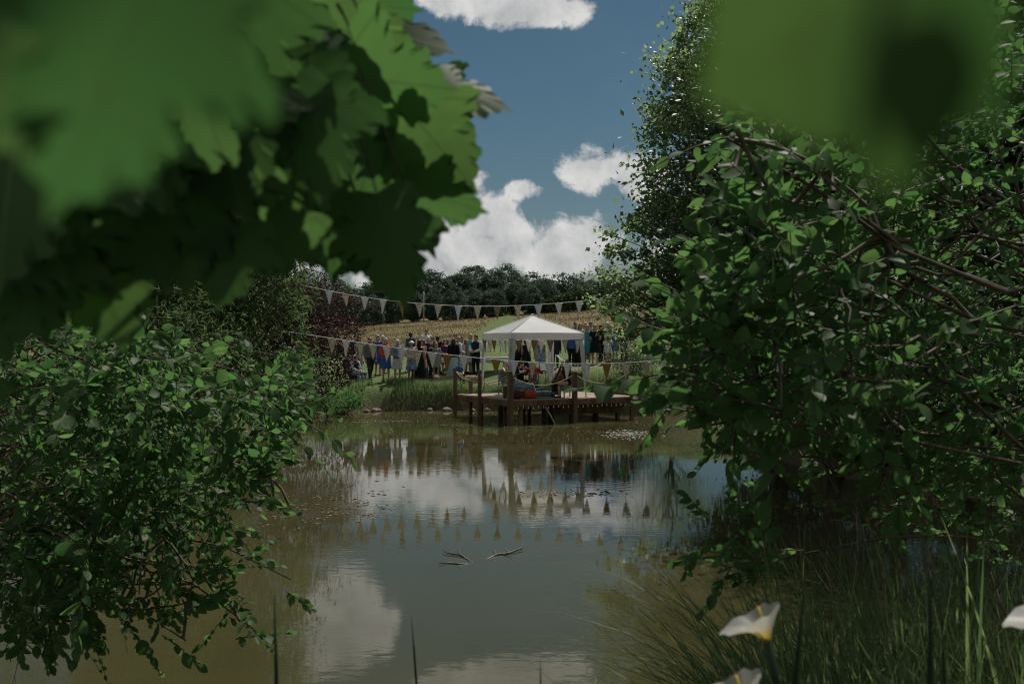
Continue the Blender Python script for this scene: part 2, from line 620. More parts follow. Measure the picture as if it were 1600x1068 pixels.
# ------------------------------------------------------------------ foliage tools
# template leaf: (x, y, z) with the stalk end at the origin, the tip at y = 1
T_SMALL = (np.array([(0, 0, 0), (0.26, 0.45, 0.05), (0, 1, -0.08), (-0.26, 0.45, 0.05)]), np.array([(0, 1, 2), (0, 2, 3)]))
T_ROUND = (np.array([(0, 0, 0), (0.42, 0.5, 0.06), (0, 1, -0.05), (-0.42, 0.5, 0.06)]), np.array([(0, 1, 2), (0, 2, 3)]))
T_NARROW = (np.array([(0, 0, 0), (0.1, 0.4, 0.02), (0, 1, -0.2), (-0.1, 0.4, 0.02)]), np.array([(0, 1, 2), (0, 2, 3)]))


def oval(width=0.6, curl=0.12, fold=0.10):
    ys = [0, 0.12, 0.3, 0.52, 0.74, 0.9, 1.0]
    ws = [0.0, 0.26, 0.44, 0.5, 0.40, 0.2, 0.0]
    V, Fc = [(0, 0, 0)], []
    for y, w in list(zip(ys, ws))[1:-1]:
        zc = -curl * y * y
        V += [(-w * width, y, zc + fold * w), (0, y, zc), (w * width, y, zc + fold * w)]
    V.append((0, 1.04, -curl * 1.08))
    k = len(ys) - 2
    Fc += [(0, 2, 1), (0, 3, 2)]
    for i in range(k - 1):
        a = 1 + 3 * i
        Fc += [(a, a + 1, a + 3), (a + 1, a + 4, a + 3), (a + 1, a + 2, a + 4), (a + 2, a + 5, a + 4)]
    a = 1 + 3 * (k - 1); e = len(V) - 1
    Fc += [(a, a + 1, e), (a + 1, a + 2, e)]
    return np.array(V), np.array(Fc)


T_OVAL = oval()


def frames(D, N):
    D = D / (np.linalg.norm(D, axis=1, keepdims=True) + 1e-9)
    X = np.cross(D, N)
    X /= np.linalg.norm(X, axis=1, keepdims=True) + 1e-9
    Z = np.cross(X, D)
    return X, D, Z


def scatter_leaves(name, P, D, N, S, tmpl):
    X, Dn, Z = frames(D, N)
    tv, tf = tmpl
    S = np.broadcast_to(np.asarray(S, float), (len(P),))
    V = P[:, None] + S[:, None, None] * (tv[None, :, 0, None] * X[:, None] + tv[None, :, 1, None] * Dn[:, None] + tv[None, :, 2, None] * Z[:, None])
    k = len(tv)
    Fc = tf[None] + (np.arange(len(P)) * k)[:, None, None]
    tint = np.repeat(rng.random(len(P)), k)
    return raw_mesh(name, V.reshape(-1, 3), Fc.reshape(-1, 3), True, tint)


def leaf_matrix(P, D, N, S):
    X, Dn, Z = frames(D[None], N[None])
    M = Matrix.Identity(4)
    for i in range(3):
        M[i][0] = X[0, i] * S; M[i][1] = Dn[0, i] * S; M[i][2] = Z[0, i] * S; M[i][3] = P[i]
    return M


def rand_unit(n):
    v = rng.normal(size=(n, 3))
    return v / np.linalg.norm(v, axis=1, keepdims=True)


def curve(a, b, sag=0.0, wig=0.05, n=8):
    a, b = np.asarray(a, float), np.asarray(b, float)
    t = np.linspace(0, 1, n)[:, None]
    L = np.linalg.norm(b - a)
    p = a + (b - a) * t
    p[:, 2] += sag * 4 * (t * (1 - t))[:, 0]
    w = rng.normal(size=(n, 3)) * wig * L * np.sin(math.pi * t)
    return p + w


def shoots(bases, dirs, length, n_leaf, size, up=0.5, droop=0.15):
    """leafy shoots: returns leaf arrays P, D, N, S and the twig polylines"""
    P, D, N, S, tw = [], [], [], [], []
    for b, d in zip(bases, dirs):
        d = d / (np.linalg.norm(d) + 1e-9)
        L = length * (0.6 + 0.8 * rng.random())
        t = np.linspace(0, 1, 6)[:, None]
        bend = np.array([0, 0, 1.0]) * rng.normal(0.05, 0.25) - np.array([0, 0, 1.0]) * droop
        line = b + d * L * t + bend * L * t * t
        tw.append(line)
        nl = max(3, int(n_leaf * (0.7 + 0.6 * rng.random())))
        side = np.cross(d, [0, 0, 1.0]); side /= np.linalg.norm(side) + 1e-6
        s0 = size * (0.75 + 0.5 * rng.random())
        for i in range(nl):
            u = (i + 0.5) / nl
            k = u * 5
            j = min(int(k), 4)
            p = line[j] + (line[j + 1] - line[j]) * (k - j)
            sg = 1 if i % 2 else -1
            a = rng.normal(0, 0.5)
            out = side * sg * math.cos(a) + np.cross(side, d) * math.sin(a)
            ld = d * (0.35 + 0.75 * u) + out * (1.0 - 0.7 * u) + np.array([0, 0, -0.25]) + rng.normal(size=3) * 0.22
            P.append(p); D.append(ld)
            N.append(np.array([0, 0, up]) + rng.normal(size=3) * 0.6 + np.array([0, -0.5, -0.05]))
            S.append(s0 * (0.55 + 0.65 * math.sin(math.pi * (0.15 + 0.75 * u))) * (0.6 + 0.75 * rng.random()))
    return np.array(P), np.array(D), np.array(N), np.array(S), tw


ML_willowbush = leaf_mat('sallow leaf', (0.034, 0.078, 0.034), (0.10, 0.155, 0.055), (0.20, 0.37, 0.10), 0.48, 0.5, 0.16)
ML_willowbush_o = leaf_mat('sallow leaf near', (0.034, 0.078, 0.034), (0.10, 0.155, 0.055), (0.20, 0.37, 0.10), 0.48, 0.5, 0.16, veins=True, objrand=True)
ML_alder = leaf_mat('alder leaf', (0.07, 0.098, 0.05), (0.12, 0.15, 0.075), (0.42, 0.52, 0.20), 0.54, 0.38, 0.5)
ML_willow = leaf_mat('willow leaf', (0.055, 0.08, 0.042), (0.10, 0.13, 0.066), (0.2, 0.28, 0.09), 0.4, 0.5, 0.22)
ML_dark = leaf_mat('dark hedge leaf', (0.03, 0.05, 0.026), (0.062, 0.088, 0.04), (0.1, 0.15, 0.045), 0.3, 0.45, 0.35)
ML_beech = leaf_mat('copper leaf', (0.035, 0.02, 0.022), (0.085, 0.045, 0.044), (0.13, 0.045, 0.04), 0.28, 0.55, 0.2)
ML_wood = leaf_mat('woodland leaf', (0.05, 0.08, 0.056), (0.085, 0.118, 0.076), (0.10, 0.16, 0.085), 0.28, 0.6, 0.25)
ML_syc = leaf_mat('sycamore leaf', (0.028, 0.066, 0.022), (0.055, 0.105, 0.03), (0.17, 0.33, 0.05), 0.45, 0.5, 0.2)
ML_syc_o = leaf_mat('sycamore leaf near', (0.03, 0.07, 0.026), (0.058, 0.11, 0.034), (0.19, 0.36, 0.09), 0.46, 0.52, 0.16, veins=True, objrand=True)
ML_grass = leaf_mat('sedge blade', (0.055, 0.10, 0.042), (0.19, 0.215, 0.095), (0.26, 0.34, 0.11), 0.38, 0.5, 0.25)
ML_bankgrass = leaf_mat('bank grass blade', (0.085, 0.13, 0.055), (0.15, 0.2, 0.085), (0.34, 0.44, 0.16), 0.5, 0.5, 0.2)
ML_hay = leaf_mat('hay blade', (0.18, 0.142, 0.078), (0.21, 0.168, 0.094), (0.22, 0.17, 0.09), 0.4, 0.7, 0.15)
ML_iris = leaf_mat('iris blade', (0.02, 0.045, 0.025), (0.035, 0.07, 0.035), (0.06, 0.12, 0.04), 0.25, 0.4, 0.4)


def grass_blades(name, base, height, width, lean, mat, kind='stuff', segs=4, bias=None, droop=0.6):
    """curved tapering blades, one mesh"""
    n = len(base)
    h = height * (0.55 + 0.6 * rng.random(n))
    az = rng.random(n) * 2 * math.pi
    ld = np.stack([np.cos(az), np.sin(az), 0 * az], 1) * (lean * rng.random(n))[:, None]
    if bias is not None: ld = ld + np.asarray(bias) * (0.5 + rng.random(n))[:, None]
    side = np.stack([-np.sin(az + rng.normal(0, .6, n)), np.cos(az), 0 * az], 1)
    t = np.linspace(0, 1, segs + 1)
    spine = base[:, None] + h[:, None, None] * (t[None, :, None] * np.array([0, 0, 1.0]) + (t ** 1.8)[None, :, None] * ld[:, None])
    ll = np.linalg.norm(ld, axis=1)
    spine[..., 2] -= (h * droop * ll ** 1.5)[:, None] * (t ** 2.6)[None]
    w = width * (0.6 + 0.8 * rng.random(n))
    ww = w[:, None] * np.maximum(1 - t ** 1.6, 0.04)[None]
    L = spine - side[:, None] * ww[..., None] / 2
    Rr = spine + side[:, None] * ww[..., None] / 2
    V = np.stack([L, Rr], 2).reshape(-1, 3)
    k = 2 * (segs + 1)
    q = np.array([(2 * i, 2 * i + 1, 2 * i + 3, 2 * i + 2) for i in range(segs)])
    Fc = (q[None] + (np.arange(n) * k)[:, None, None]).reshape(-1, 4)
    me = raw_mesh(name, V, Fc, True, np.repeat(rng.random(n), k))
    o = link(name, me, mat)
    if kind: o['kind'] = kind
    return o


def tree(name, label, cat, base, height, crown_c, crown_r, n_clump, n_leaf, size, tmpl, mat, group=None, clump_r=0.5,
         trunk_r=0.16, hollow=0.35, limbs=9, lean=(0, 0), upright=0.2, bark=None, seed_shape=0.25, extra=None):
    """trunk with limbs reaching into an uneven crown of leaf clumps; coordinates relative to the base"""
    base = Vector(base)
    t = thing(name, label, cat, base, 0, group)
    cc, cr = np.asarray(crown_c, float), np.asarray(crown_r, float)
    # uneven crown: directional lobes
    lob = rand_unit(14); lw = rng.normal(1.0, seed_shape, 14)
    u = rand_unit(n_clump)
    wgt = np.exp(6 * (u @ lob.T)); rad = (wgt * lw).sum(1) / wgt.sum(1)
    r = (hollow + (1 - hollow) * rng.random(n_clump) ** 0.6) * rad
    cen = cc + u * cr * r[:, None]
    if extra is not None: cen = np.concatenate([cen, np.asarray(extra, float)])
    cen[:, 2] = np.maximum(cen[:, 2], 0.25)
    nC = len(cen)
    outw = (cen - cc) / cr
    k = rng.poisson(n_leaf, nC) + 3
    idx = np.repeat(np.arange(nC), k)
    sp = clump_r * (0.6 + 0.8 * rng.random(nC))
    if extra is not None: sp[n_clump:] *= 0.62
    P = cen[idx] + rng.normal(size=(len(idx), 3)) * sp[idx][:, None] * np.array([1, 1, 0.62]) * 0.6
    D = rand_unit(len(idx)) + outw[idx] * 0.5 + np.array([0, 0, upright])
    N = rand_unit(len(idx)) * 0.8 + np.array([0, 0, 0.9])
    S = size * (0.6 + 0.7 * rng.random(len(idx)))
    link('crown', scatter_leaves('crown', P, D, N, S, tmpl), mat, t)
    mb = MB()
    top = cc + np.array([0, 0, cr[2] * 0.75])
    tp = curve((0, 0, -0.5), (top[0] + lean[0], top[1] + lean[1], top[2]), 0, 0.02, 10)
    mb.tube(tp, np.linspace(trunk_r, trunk_r * 0.18, 10) * (1 + 0.25 * np.linspace(1, 0, 10) ** 6), 7)
    pick = list(rng.choice(nC, min(limbs, nC), replace=False)) + list(range(n_clump, nC))
    for q_, i in enumerate(pick):
        e = cen[i]
        zf = max(0.18, min(0.85, (e[2] / max(top[2], .1)) * 0.62))
        s = tp[int(zf * 9)]
        mb.tube(curve(s, e, 0.06 * np.linalg.norm(e - s), 0.04, 6), np.linspace(trunk_r * (0.38 if q_ < 26 else 0.14), trunk_r * 0.05, 6), 5, False)
    mb.build('trunk', bark or M_bark, t)
    return t

# ------------------------------------------------------------------ the wood on the hill
ORD = ['first', 'second', 'third', 'fourth', 'fifth', 'sixth', 'seventh', 'eighth', 'ninth', 'tenth', 'eleventh', 'twelfth', 'thirteenth', 'fourteenth', 'fifteenth',
       'sixteenth', 'seventeenth', 'eighteenth', 'nineteenth', 'twentieth', 'twenty-first']


def far_wood():
    protos = []
    # skyline of the wood, photo pixels: (px, top py, Y)
    rows = [(500, 445, 150), (528, 440, 156), (556, 443, 148), (585, 447, 158), (612, 441, 150), (640, 437, 160), (668, 432, 152), (694, 428, 162),
            (718, 424, 156), (742, 421, 164), (768, 423, 158), (795, 423, 165), (820, 427, 158), (843, 433, 165), (862, 440, 160), (930, 440, 170), (955, 436, 168),
            (985, 432, 172), (1015, 436, 166), (470, 440, 160), (440, 444, 155)]
    front = [(515, 462, 132), (548, 459, 134), (580, 463, 130), (612, 462, 134), (645, 458, 131), (676, 455, 134), (708, 452, 130), (738, 449, 134),
             (770, 450, 132), (800, 447, 135), (828, 450, 132), (855, 452, 137), (905, 452, 140), (940, 452, 140), (975, 450, 140)]
    labels = ['dark broadleaf tree in the wood along the hilltop', 'dark broadleaf tree at the front edge of the hilltop wood']
    for gi, (lst, lab) in enumerate(((rows, labels[0]), (front, labels[1]))):
        for i, (px, py, Y) in enumerate(lst):
            x = (px - 800) / F * Y
            z0 = float(ground(x, Y))
            top = CAM_Z - (py - 534) / F * Y
            h = max(top - z0, 4)
            if len(protos) < 5:
                t = tree('woodland_tree', lab, 'tree', (x, Y, z0), 8, (0, 0, 3.9), (3.1, 2.8, 4.3), 260, 44, 0.26, T_ROUND, ML_wood,
                         clump_r=0.5, trunk_r=0.2, hollow=0.72, limbs=5, seed_shape=0.3)
                protos.append(t)
            else:
                t = copy_thing(protos[i % 5], (x, Y, z0), rnd.random() * 6.28)
            s = h / 8.3
            w = (1.25 + 0.3 * rnd.random()) * (1.05 if gi == 0 else 0.85)
            t.scale = (s * w, s * w, s)
            t['label'] = ('dark round-crowned tree in the back row of the hilltop wood, ' if gi == 0 else 'dark tree at the front edge of the hilltop wood, ') + ORD[sorted(lst).index((px, py, Y))] + ' from the left'
            t['group'] = 'trees of the hilltop wood' if gi == 0 else 'trees along the front of the wood'
    x, Y = (886 - 800) / F * 145, 145
    z0 = float(ground(x, Y))
    top = 3 + 108 / F * Y
    h = top - z0
    ex = [(-1.5 + 0.9 * i, 0.3 * math.sin(i * 2), h - 0.7 + 0.35 * math.sin(i * 1.7)) for i in range(5)]
    tree('windswept_tree', 'windswept tree with an open flat top beside the hilltop wood', 'tree', (x, Y, z0), h, (0.3, 0, h * 0.55), (2.6, 2.0, h * 0.33), 70, 22, 0.3, T_ROUND, ML_wood,
         clump_r=0.7, trunk_r=0.22, hollow=0.4, limbs=10, seed_shape=0.35, extra=ex)
    # clipped hedge below it
    t = thing('hedge', 'low rounded hedge between the hay field and the windswept tree', 'hedge', (0, 0, 0))
    P = []
    for px in np.linspace(845, 925, 70):
        Y = 133 + 0.03 * (px - 845)
        x = (px - 800) / F * Y
        z0 = float(ground(x, Y))
        hh = 1.5 + 0.012 * (px - 845) + 0.2 * math.sin(px * .3)
        for _ in range(28):
            a = rng.random() * math.pi
            P.append((x + rng.normal() * 0.3, Y + 0.9 * math.cos(a), z0 + hh * (0.15 + 0.85 * math.sin(a)) + rng.normal() * 0.12))
    P = np.array(P)
    n = len(P)
    P = np.repeat(P, 4, 0) + rng.normal(size=(n * 4, 3)) * 0.2
    link('foliage', scatter_leaves('foliage', P, rand_unit(len(P)), rand_unit(len(P)) + [0, 0, 1], 0.26 * (0.7 + 0.6 * rng.random(len(P))), T_ROUND),
         leaf_mat('clipped hedge leaf', (0.04, 0.07, 0.02), (0.07, 0.10, 0.03), (0.07, 0.12, 0.03), 0.25, 0.6, 0.3), t)['kind'] = 'stuff'
    # pole at the field edge
    Y = 128
    x = (662 - 800) / F * Y
    z0 = float(ground(x, Y))
    t = thing('utility_pole', 'thin grey pole standing at the top edge of the hay field', 'pole', (x, Y, z0))
    mb = MB(); mb.tube([(0, 0, -0.3), (0, 0, 3.0), (0, 0, CAM_Z + 78 / F * Y - z0)], [0.11, 0.1, 0.08], 8)
    mb.build('pole', M_steel, t)
    MB().box((0, 0, CAM_Z + 74 / F * Y - z0), (0.5, 0.08, 0.1)).build('crossarm', M_steel, t)


far_wood()


# ------------------------------------------------------------------ trees and bushes round the pond
def gz(x, y): return float(ground(x, y))


# right: round-leaved alder that leans over the far end of the pond
X0, Y0 = 7.2, 27.0
tree('alder_tree', 'tall small-leaved tree on the bank to the right of the deck', 'tree', (X0, Y0, gz(X0, Y0)), 12, (0.0, 0, 6.4), (3.4, 3.2, 6.4), 1250, 80, 0.125, T_ROUND, ML_alder,
     clump_r=0.46, trunk_r=0.19, hollow=0.3, limbs=170, seed_shape=0.15,
     extra=[(-4.6 + .35 * i, -0.3, 3.3 + 0.25 * i) for i in range(6)] + [(-3.9 + .3 * i, 0.2, 5.6 + .22 * i) for i in range(5)]
     + [(-3.5 + .25 * i, 0, 8.0 + .3 * i) for i in range(5)] + [(-2.6 + .2 * i, 0, 10.6 + .35 * i) for i in range(5)]
     + [(-3.1 + 1.9 * math.cos(i * 2.4) * (i / 60) ** .5, 1.2 * math.sin(i * 1.3), 4.0 + 2.0 * math.sin(i * 2.4) * (i / 60) ** .5) for i in range(60)] + [(-1.6, 0, 12.6), (-1.4, 0, 13.0), (-0.7, 0, 13.6)])
# open-crowned trees whose trunks mirror in the dark water
spots = [(7.3, 22.2, 'first'), (8.2, 20.6, ''), (9.0, 19.4, ''), (10.1, 18.4, ''), (11.3, 17.4, ''), (12.7, 16.6, '')]
first = None
rl = ['slender bank tree behind the sallow, the one nearest the deck', 'slender bank tree behind the sallow, second from the deck', 'slender bank tree behind the sallow, third from the deck',
      'slender bank tree behind the sallow, fourth from the deck', 'slender bank tree behind the sallow, fifth from the deck', 'slender bank tree behind the sallow, farthest from the deck']
for i, (x, y, _) in enumerate(spots):
    if i % 3 == 0:
        t = tree('bank_tree', rl[i], 'tree', (x, y, gz(x, y)), 11, (-2.0, -1.0, 6.4), (2.7, 2.5, 4.6), 280, 40, 0.14, T_SMALL, ML_dark, 'slender trees on the right bank',
                 clump_r=0.6, trunk_r=0.15, hollow=0.25, limbs=26)
        first = t
    else:
        t = copy_thing(first, (x, y, gz(x, y)), (i % 3) * .5 - .5)
        t['label'] = rl[i]
        t.scale = (1, 1, 0.9 + 0.08 * i)

X0, Y0 = 7.6, 9.4  # unseen tree, added to throw shade on the right half of the sallow
tree('shade_tree', 'unseen tree added on the right bank to shade the sallow', 'tree', (X0, Y0, gz(X0, Y0)), 11, (-1.9, -0.6, 7.6), (2.2, 2.0, 1.9), 40, 26, 0.14, T_SMALL, ML_dark,
     clump_r=0.55, trunk_r=0.2, hollow=0.2, limbs=26)
# left: willow, hawthorn, copper beech, low shrubs
X0, Y0 = -8.0, 25.0
tree('willow_tree', 'tall grey-green willow behind the overhanging sycamore leaves', 'tree', (X0, Y0, gz(X0, Y0)), 12, (0, 0, 6.6), (2.7, 2.6, 6.6), 720, 70, 0.22, T_NARROW, ML_willow,
     clump_r=0.6, trunk_r=0.22, hollow=0.3, limbs=40, upright=-0.3,
     extra=[(2.6, 0, 2.0 + 0.5 * i) for i in range(8)] + [(2.2 + .1 * i, -1, 1 + .3 * i) for i in range(6)])
for X0, Y0, cr, lab in ((-8.1, 21.6, (1.7, 1.6, 2.8), 'dense grey-green willow bush below the tall willow on the left bank'),):
    tree('willow_bush', lab, 'bush', (X0, Y0, gz(X0, Y0)), 5, (0.2, 0, cr[2] * .92), cr, 360, 52, 0.16, T_NARROW, ML_willow, clump_r=0.45, trunk_r=0.08, hollow=0.2, limbs=30, upright=0.3)
sh = [(7.9, 30.5, 'nearest the deck'), (7.5, 25.0, 'under the tall small-leaved tree'), (8.3, 22.4, 'behind the first slender tree'), (9.6, 19.9, 'behind the third slender tree'), (11.2, 18.0, 'behind the fifth slender tree'), (13.2, 16.0, 'farthest from the deck')]
for i, (X0, Y0, w_) in enumerate(sh):
    lab = 'dark thicket bush on the right bank, ' + w_
    if i == 0: sh0 = tree('thicket_bush', lab, 'bush', (X0, Y0, gz(X0, Y0)), 3.6, (0, 0, 1.6), (2.0, 1.6, 2.1), 260, 40, 0.11, T_SMALL, ML_dark, 'bushes along the right bank', clump_r=0.45, trunk_r=0.06, hollow=0.2, limbs=14)
    else:
        q = copy_thing(sh0, (X0, Y0, gz(X0, Y0)), i * 1.3); q['label'] = lab
        q.scale = (1, 1, .9 + .07 * i)
X0, Y0 = -10.6, 19.0
tree('hawthorn_tree', 'dense dark thorn tree with a pointed top on the left bank', 'tree', (X0, Y0, gz(X0, Y0)), 5, (0, 0, 2.3), (2.3, 2.0, 2.6), 330, 40, 0.075, T_SMALL, ML_dark,
     clump_r=0.42, trunk_r=0.14, hollow=0.3, limbs=26, extra=[(0.2 + .2 * math.sin(i), 0, 3.6 + .16 * i) for i in range(9)])
X0, Y0 = -12.6, 15.5
tree('elder_tree', 'broad dark tree at the far left of the pond', 'tree', (X0, Y0, gz(X0, Y0)), 8, (0, 0, 3.8), (3.6, 3.0, 4.0), 420, 36, 0.10, T_SMALL, ML_dark,
     clump_r=0.55, trunk_r=0.2, hollow=0.3, limbs=26)
X0, Y0 = -9.15, 38.3
tree('copper_beech', 'purple-leaved copper beech at the far left corner of the pond', 'tree', (X0, Y0, gz(X0, Y0)), 5, (0.3, 0, 2.5), (2.75, 2.4, 2.8), 620, 54, 0.085, T_ROUND, ML_beech,
     clump_r=0.42, trunk_r=0.12, hollow=0.3, limbs=38, seed_shape=0.3,
     extra=[(1.8 + .3 * i, 0.1, 3.9 - .05 * i) for i in range(7)] + [(2.4 + .15 * i, 0.3, 3.0 - .1 * i) for i in range(6)] + [(2.1 + .12 * i, 0.2, 2.2 - .1 * i) for i in range(6)] + [(2.4, 0, 1.0), (2.5, .2, .6), (2.2, 0, .2)])
low = [(-6.9, 41.6, 0.62, 'small round green bush at the water edge below the copper beech'), (-7.4, 39.8, 0.8, 'leafy green bush by the water left of the bare earth bank'), (-8.3, 36.2, 0.75, 'low green bush under the copper beech nearest the camera'),
       (-7.9, 32.6, 0.8, 'low bank bush between the willow and the copper beech')]
for i, (x, y, r, lab) in enumerate(low):
    tree('bank_bush', lab, 'bush', (x, y, max(gz(x, y), 0)), 1, (0, 0, r * 0.75), (r * 1.15, r, r * 0.8), 70, 40, 0.085, T_SMALL, ML_willowbush, clump_r=0.26, trunk_r=0.03, hollow=0.2, limbs=8)
X0, Y0 = 5.2, 42.6
tree('bank_bush', 'straggly bush on the bank beyond the right end of the deck', 'bush', (X0, Y0, gz(X0, Y0)), 2, (0, 0, 0.7), (1.0, 0.9, 0.9), 90, 36, 0.08, T_SMALL, ML_dark, clump_r=0.3, trunk_r=0.03, hollow=0.2, limbs=10)
X0, Y0 = 7.6, 47.5
tree('holly_tree', 'dark leafy tree behind the guests at the right', 'tree', (X0, Y0, gz(X0, Y0)), 5, (0, 0, 2.6), (2.6, 2.0, 2.6), 260, 40, 0.10, T_SMALL, ML_alder, clump_r=0.5, trunk_r=0.12, hollow=0.3, limbs=20)


# ------------------------------------------------------------------ near bushes built shoot by shoot
def in_poly(px, py, poly):
    ins = False
    n = len(poly)
    for i in range(n):
        (x1, y1), (x2, y2) = poly[i], poly[(i + 1) % n]
        if (y1 > py) != (y2 > py) and px < (x2 - x1) * (py - y1) / (y2 - y1) + x1: ins = not ins
    return ins


leaf_mesh_cache = {}


def leaf_template(key, width, curl, fold, mat):
    if key not in leaf_mesh_cache:
        V, Fc = oval(width, curl, fold)
        me = raw_mesh('leaf', V, Fc)
        me.materials.append(mat)
        leaf_mesh_cache[key] = me
    return leaf_mesh_cache[key]


def near_bush(name, label, root, limbs, polys, along, size, n_leaf, length, biasdir, twig_link=0.35):
    """root: base point; limbs: end points; polys: (pixel polygon, near Y, far Y, shoots); along: shoots per limb"""
    t = thing(name, label, 'bush', root)
    root = np.asarray(root, float)
    lines = []
    st = MB()
    for e, sag, r in limbs:
        l = curve(root + rng.normal(size=3) * [.12, .12, 0] - [0, 0, .2], np.asarray(e, float), sag, 0.022, 14)
        lines.append(l)
        st.tube(l - root, np.linspace(r, 0.004, 14), 6)
    st.build('stem', M_twig, t)
    bases, dirs = [], []
    for (l, n) in zip(lines, along):
        for _ in range(n):
            u = 0.25 + 0.75 * rng.random() ** 0.8
            k = u * 12.99; j = int(k)
            p = l[j] + (l[j + 1] - l[j]) * (k - j)
            d = (l[j + 1] - l[j]); d = d / np.linalg.norm(d)
            bases.append(p + rng.normal(size=3) * 0.05); dirs.append(d * 0.7 + rng.normal(size=3) * 0.55 + [0, 0, 0.15])
    allp = np.concatenate(lines)
    links = []
    for poly, y0, y1, n in polys:
        xs = [p[0] for p in poly]; ys = [p[1] for p in poly]
        c = 0
        while c < n:
            px = min(xs) + (max(xs) - min(xs)) * rng.random(); py = min(ys) + (max(ys) - min(ys)) * rng.random()
            if not in_poly(px, py, poly): continue
            c += 1
            p = np.array(at(px, py, y0 + (y1 - y0) * rng.random()))
            bases.append(p)
            dirs.append(np.asarray(biasdir) + rng.normal(size=3) * 0.65)
            if rng.random() < twig_link:
                q = allp[rng.random(len(allp)) < .22]; q = q[np.argmin(((q - p) ** 2).sum(1))] + rng.normal(size=3) * .04
                if np.linalg.norm(q - p) < 0.75 and abs(p[2] - q[2]) < 0.45: links.append((q, p))
    P, D, N, S, tw = shoots(bases, dirs, length, n_leaf, size)
    tb = MB()
    for l in tw: tb.tube(l - root, np.linspace(0.0035, 0.0012, len(l)), 4, False)
    for q, p in links: tb.tube(curve(q, p, 0.04, 0.04, 6) - root, np.linspace(0.009, 0.0035, 6), 5, False)
    tb.build('twig', M_twig, t, kind='stuff')
    # the 300 leaves that show largest stand alone
    px = 800 + F * P[:, 0] / P[:, 1]; py = 534 + F * (CAM_Z - P[:, 2]) / P[:, 1]
    vis = (px > 0) & (px < 1600) & (py > 0) & (py < 1068)
    score = np.where(vis, S / P[:, 1], 0)
    order = np.argsort(-score)
    big, rest = order[:300], order[300:]
    tm = [leaf_template((name, k), 0.6 + 0.12 * k, 0.05 + 0.09 * k, 0.22 - 0.05 * k, ML_willowbush_o) for k in range(3)]
    for i in big:
        o = bpy.data.objects.new('leaf', tm[rnd.randrange(3)])
        C.objects.link(o); o.parent = t
        o.matrix_local = leaf_matrix(P[i] - root, D[i], N[i], S[i])
    fo = link('foliage', scatter_leaves('foliage', P[rest] - root, D[rest], N[rest], S[rest], T_OVAL), ML_willowbush, t)
    fo['kind'] = 'stuff'
    return t


RP_front = [(1150, 190), (1230, 175), (1360, 250), (1420, 420), (1440, 640), (1330, 715), (1220, 680), (1090, 640), (1070, 600), (1065, 530), (1090, 470), (1175, 430), (1190, 330), (1165, 250)]
RP_back = [(1180, 180), (1280, 80), (1440, 20), (1620, 20), (1640, 770), (1450, 760), (1330, 725), (1200, 685), (1085, 640), (1080, 540), (1160, 440), (1185, 300)]
near_bush('sallow_bush', 'large broad-leaved sallow leaning over the water at the right', (4.6, 4.4, 1.2),
          [(at(1075, 600, 3.3), 0.5, 0.02), (at(1135, 215, 2.9), 0.35, 0.02), (at(1180, 390, 3.2), 0.45, 0.02), (at(1310, 745, 4.0), 0.6, 0.018), (at(1200, 130, 4.5), 0.3, 0.022),
           (at(1400, 250, 5.0), 0.2, 0.022), (at(1075, 670, 3.6), 0.55, 0.018), (at(1160, 560, 4.2), 0.5, 0.02), (at(1560, 60, 5.6), 0.0, 0.022), (at(1165, 50, 3.6), 0.4, 0.016), (at(1180, 880, 3.9), 0.45, 0.012)],
          [(RP_front, 2.7, 4.0, 200), (RP_back, 3.8, 6.2, 820), ([(1300, 560), (1620, 500), (1620, 900), (1480, 860), (1380, 800)], 4.5, 7, 110), ([(1100, 800), (1200, 790), (1210, 900), (1110, 890)], 3.6, 4.0, 10)],
          [9, 9, 9, 11, 12, 9, 9, 12, 7, 6, 7], 0.052, 12, 0.29, (-0.75, -0.15, 0.15))

LP_main = [(0, 545), (60, 520), (170, 512), (215, 530), (280, 545), (330, 600), (430, 560), (465, 600), (480, 650), (430, 690), (425, 750), (330, 780), (260, 800), (200, 830), (120, 900), (0, 890)]
LP_low = [(210, 780), (330, 760), (430, 790), (300, 850), (400, 880), (440, 905), (330, 960), (200, 985), (160, 940)]
near_bush('overhanging_bush', 'broad-leaved bush drooping over the water at the left', (-6.2, 6.6, 1.0),
          [(at(455, 905, 5.6), 0.9, 0.02), (at(400, 985, 5.2), 0.8, 0.016), (at(290, 1000, 5.0), 0.7, 0.016), (at(440, 790, 6.2), 1.0, 0.02), (at(480, 645, 7.4), 1.0, 0.022), (at(460, 560, 7.8), 0.8, 0.022),
           (at(170, 520, 5.6), 0.4, 0.02), (at(60, 840, 4.8), 0.4, 0.018), (at(380, 700, 6.4), 0.9, 0.018), (at(270, 540, 7.0), 0.6, 0.02)],
          [(LP_main, 4.8, 7.2, 820), (LP_low, 4.9, 6.0, 60), ([(0, 520), (160, 520), (150, 900), (0, 900)], 4.2, 6.0, 60), ([(-20, 830), (190, 840), (180, 930), (80, 990), (-20, 1000)], 4.6, 5.8, 130)],
          [34, 30, 24, 28, 16, 16, 10, 12, 20, 12], 0.052, 11, 0.27, (0.7, -0.25, 0.12))


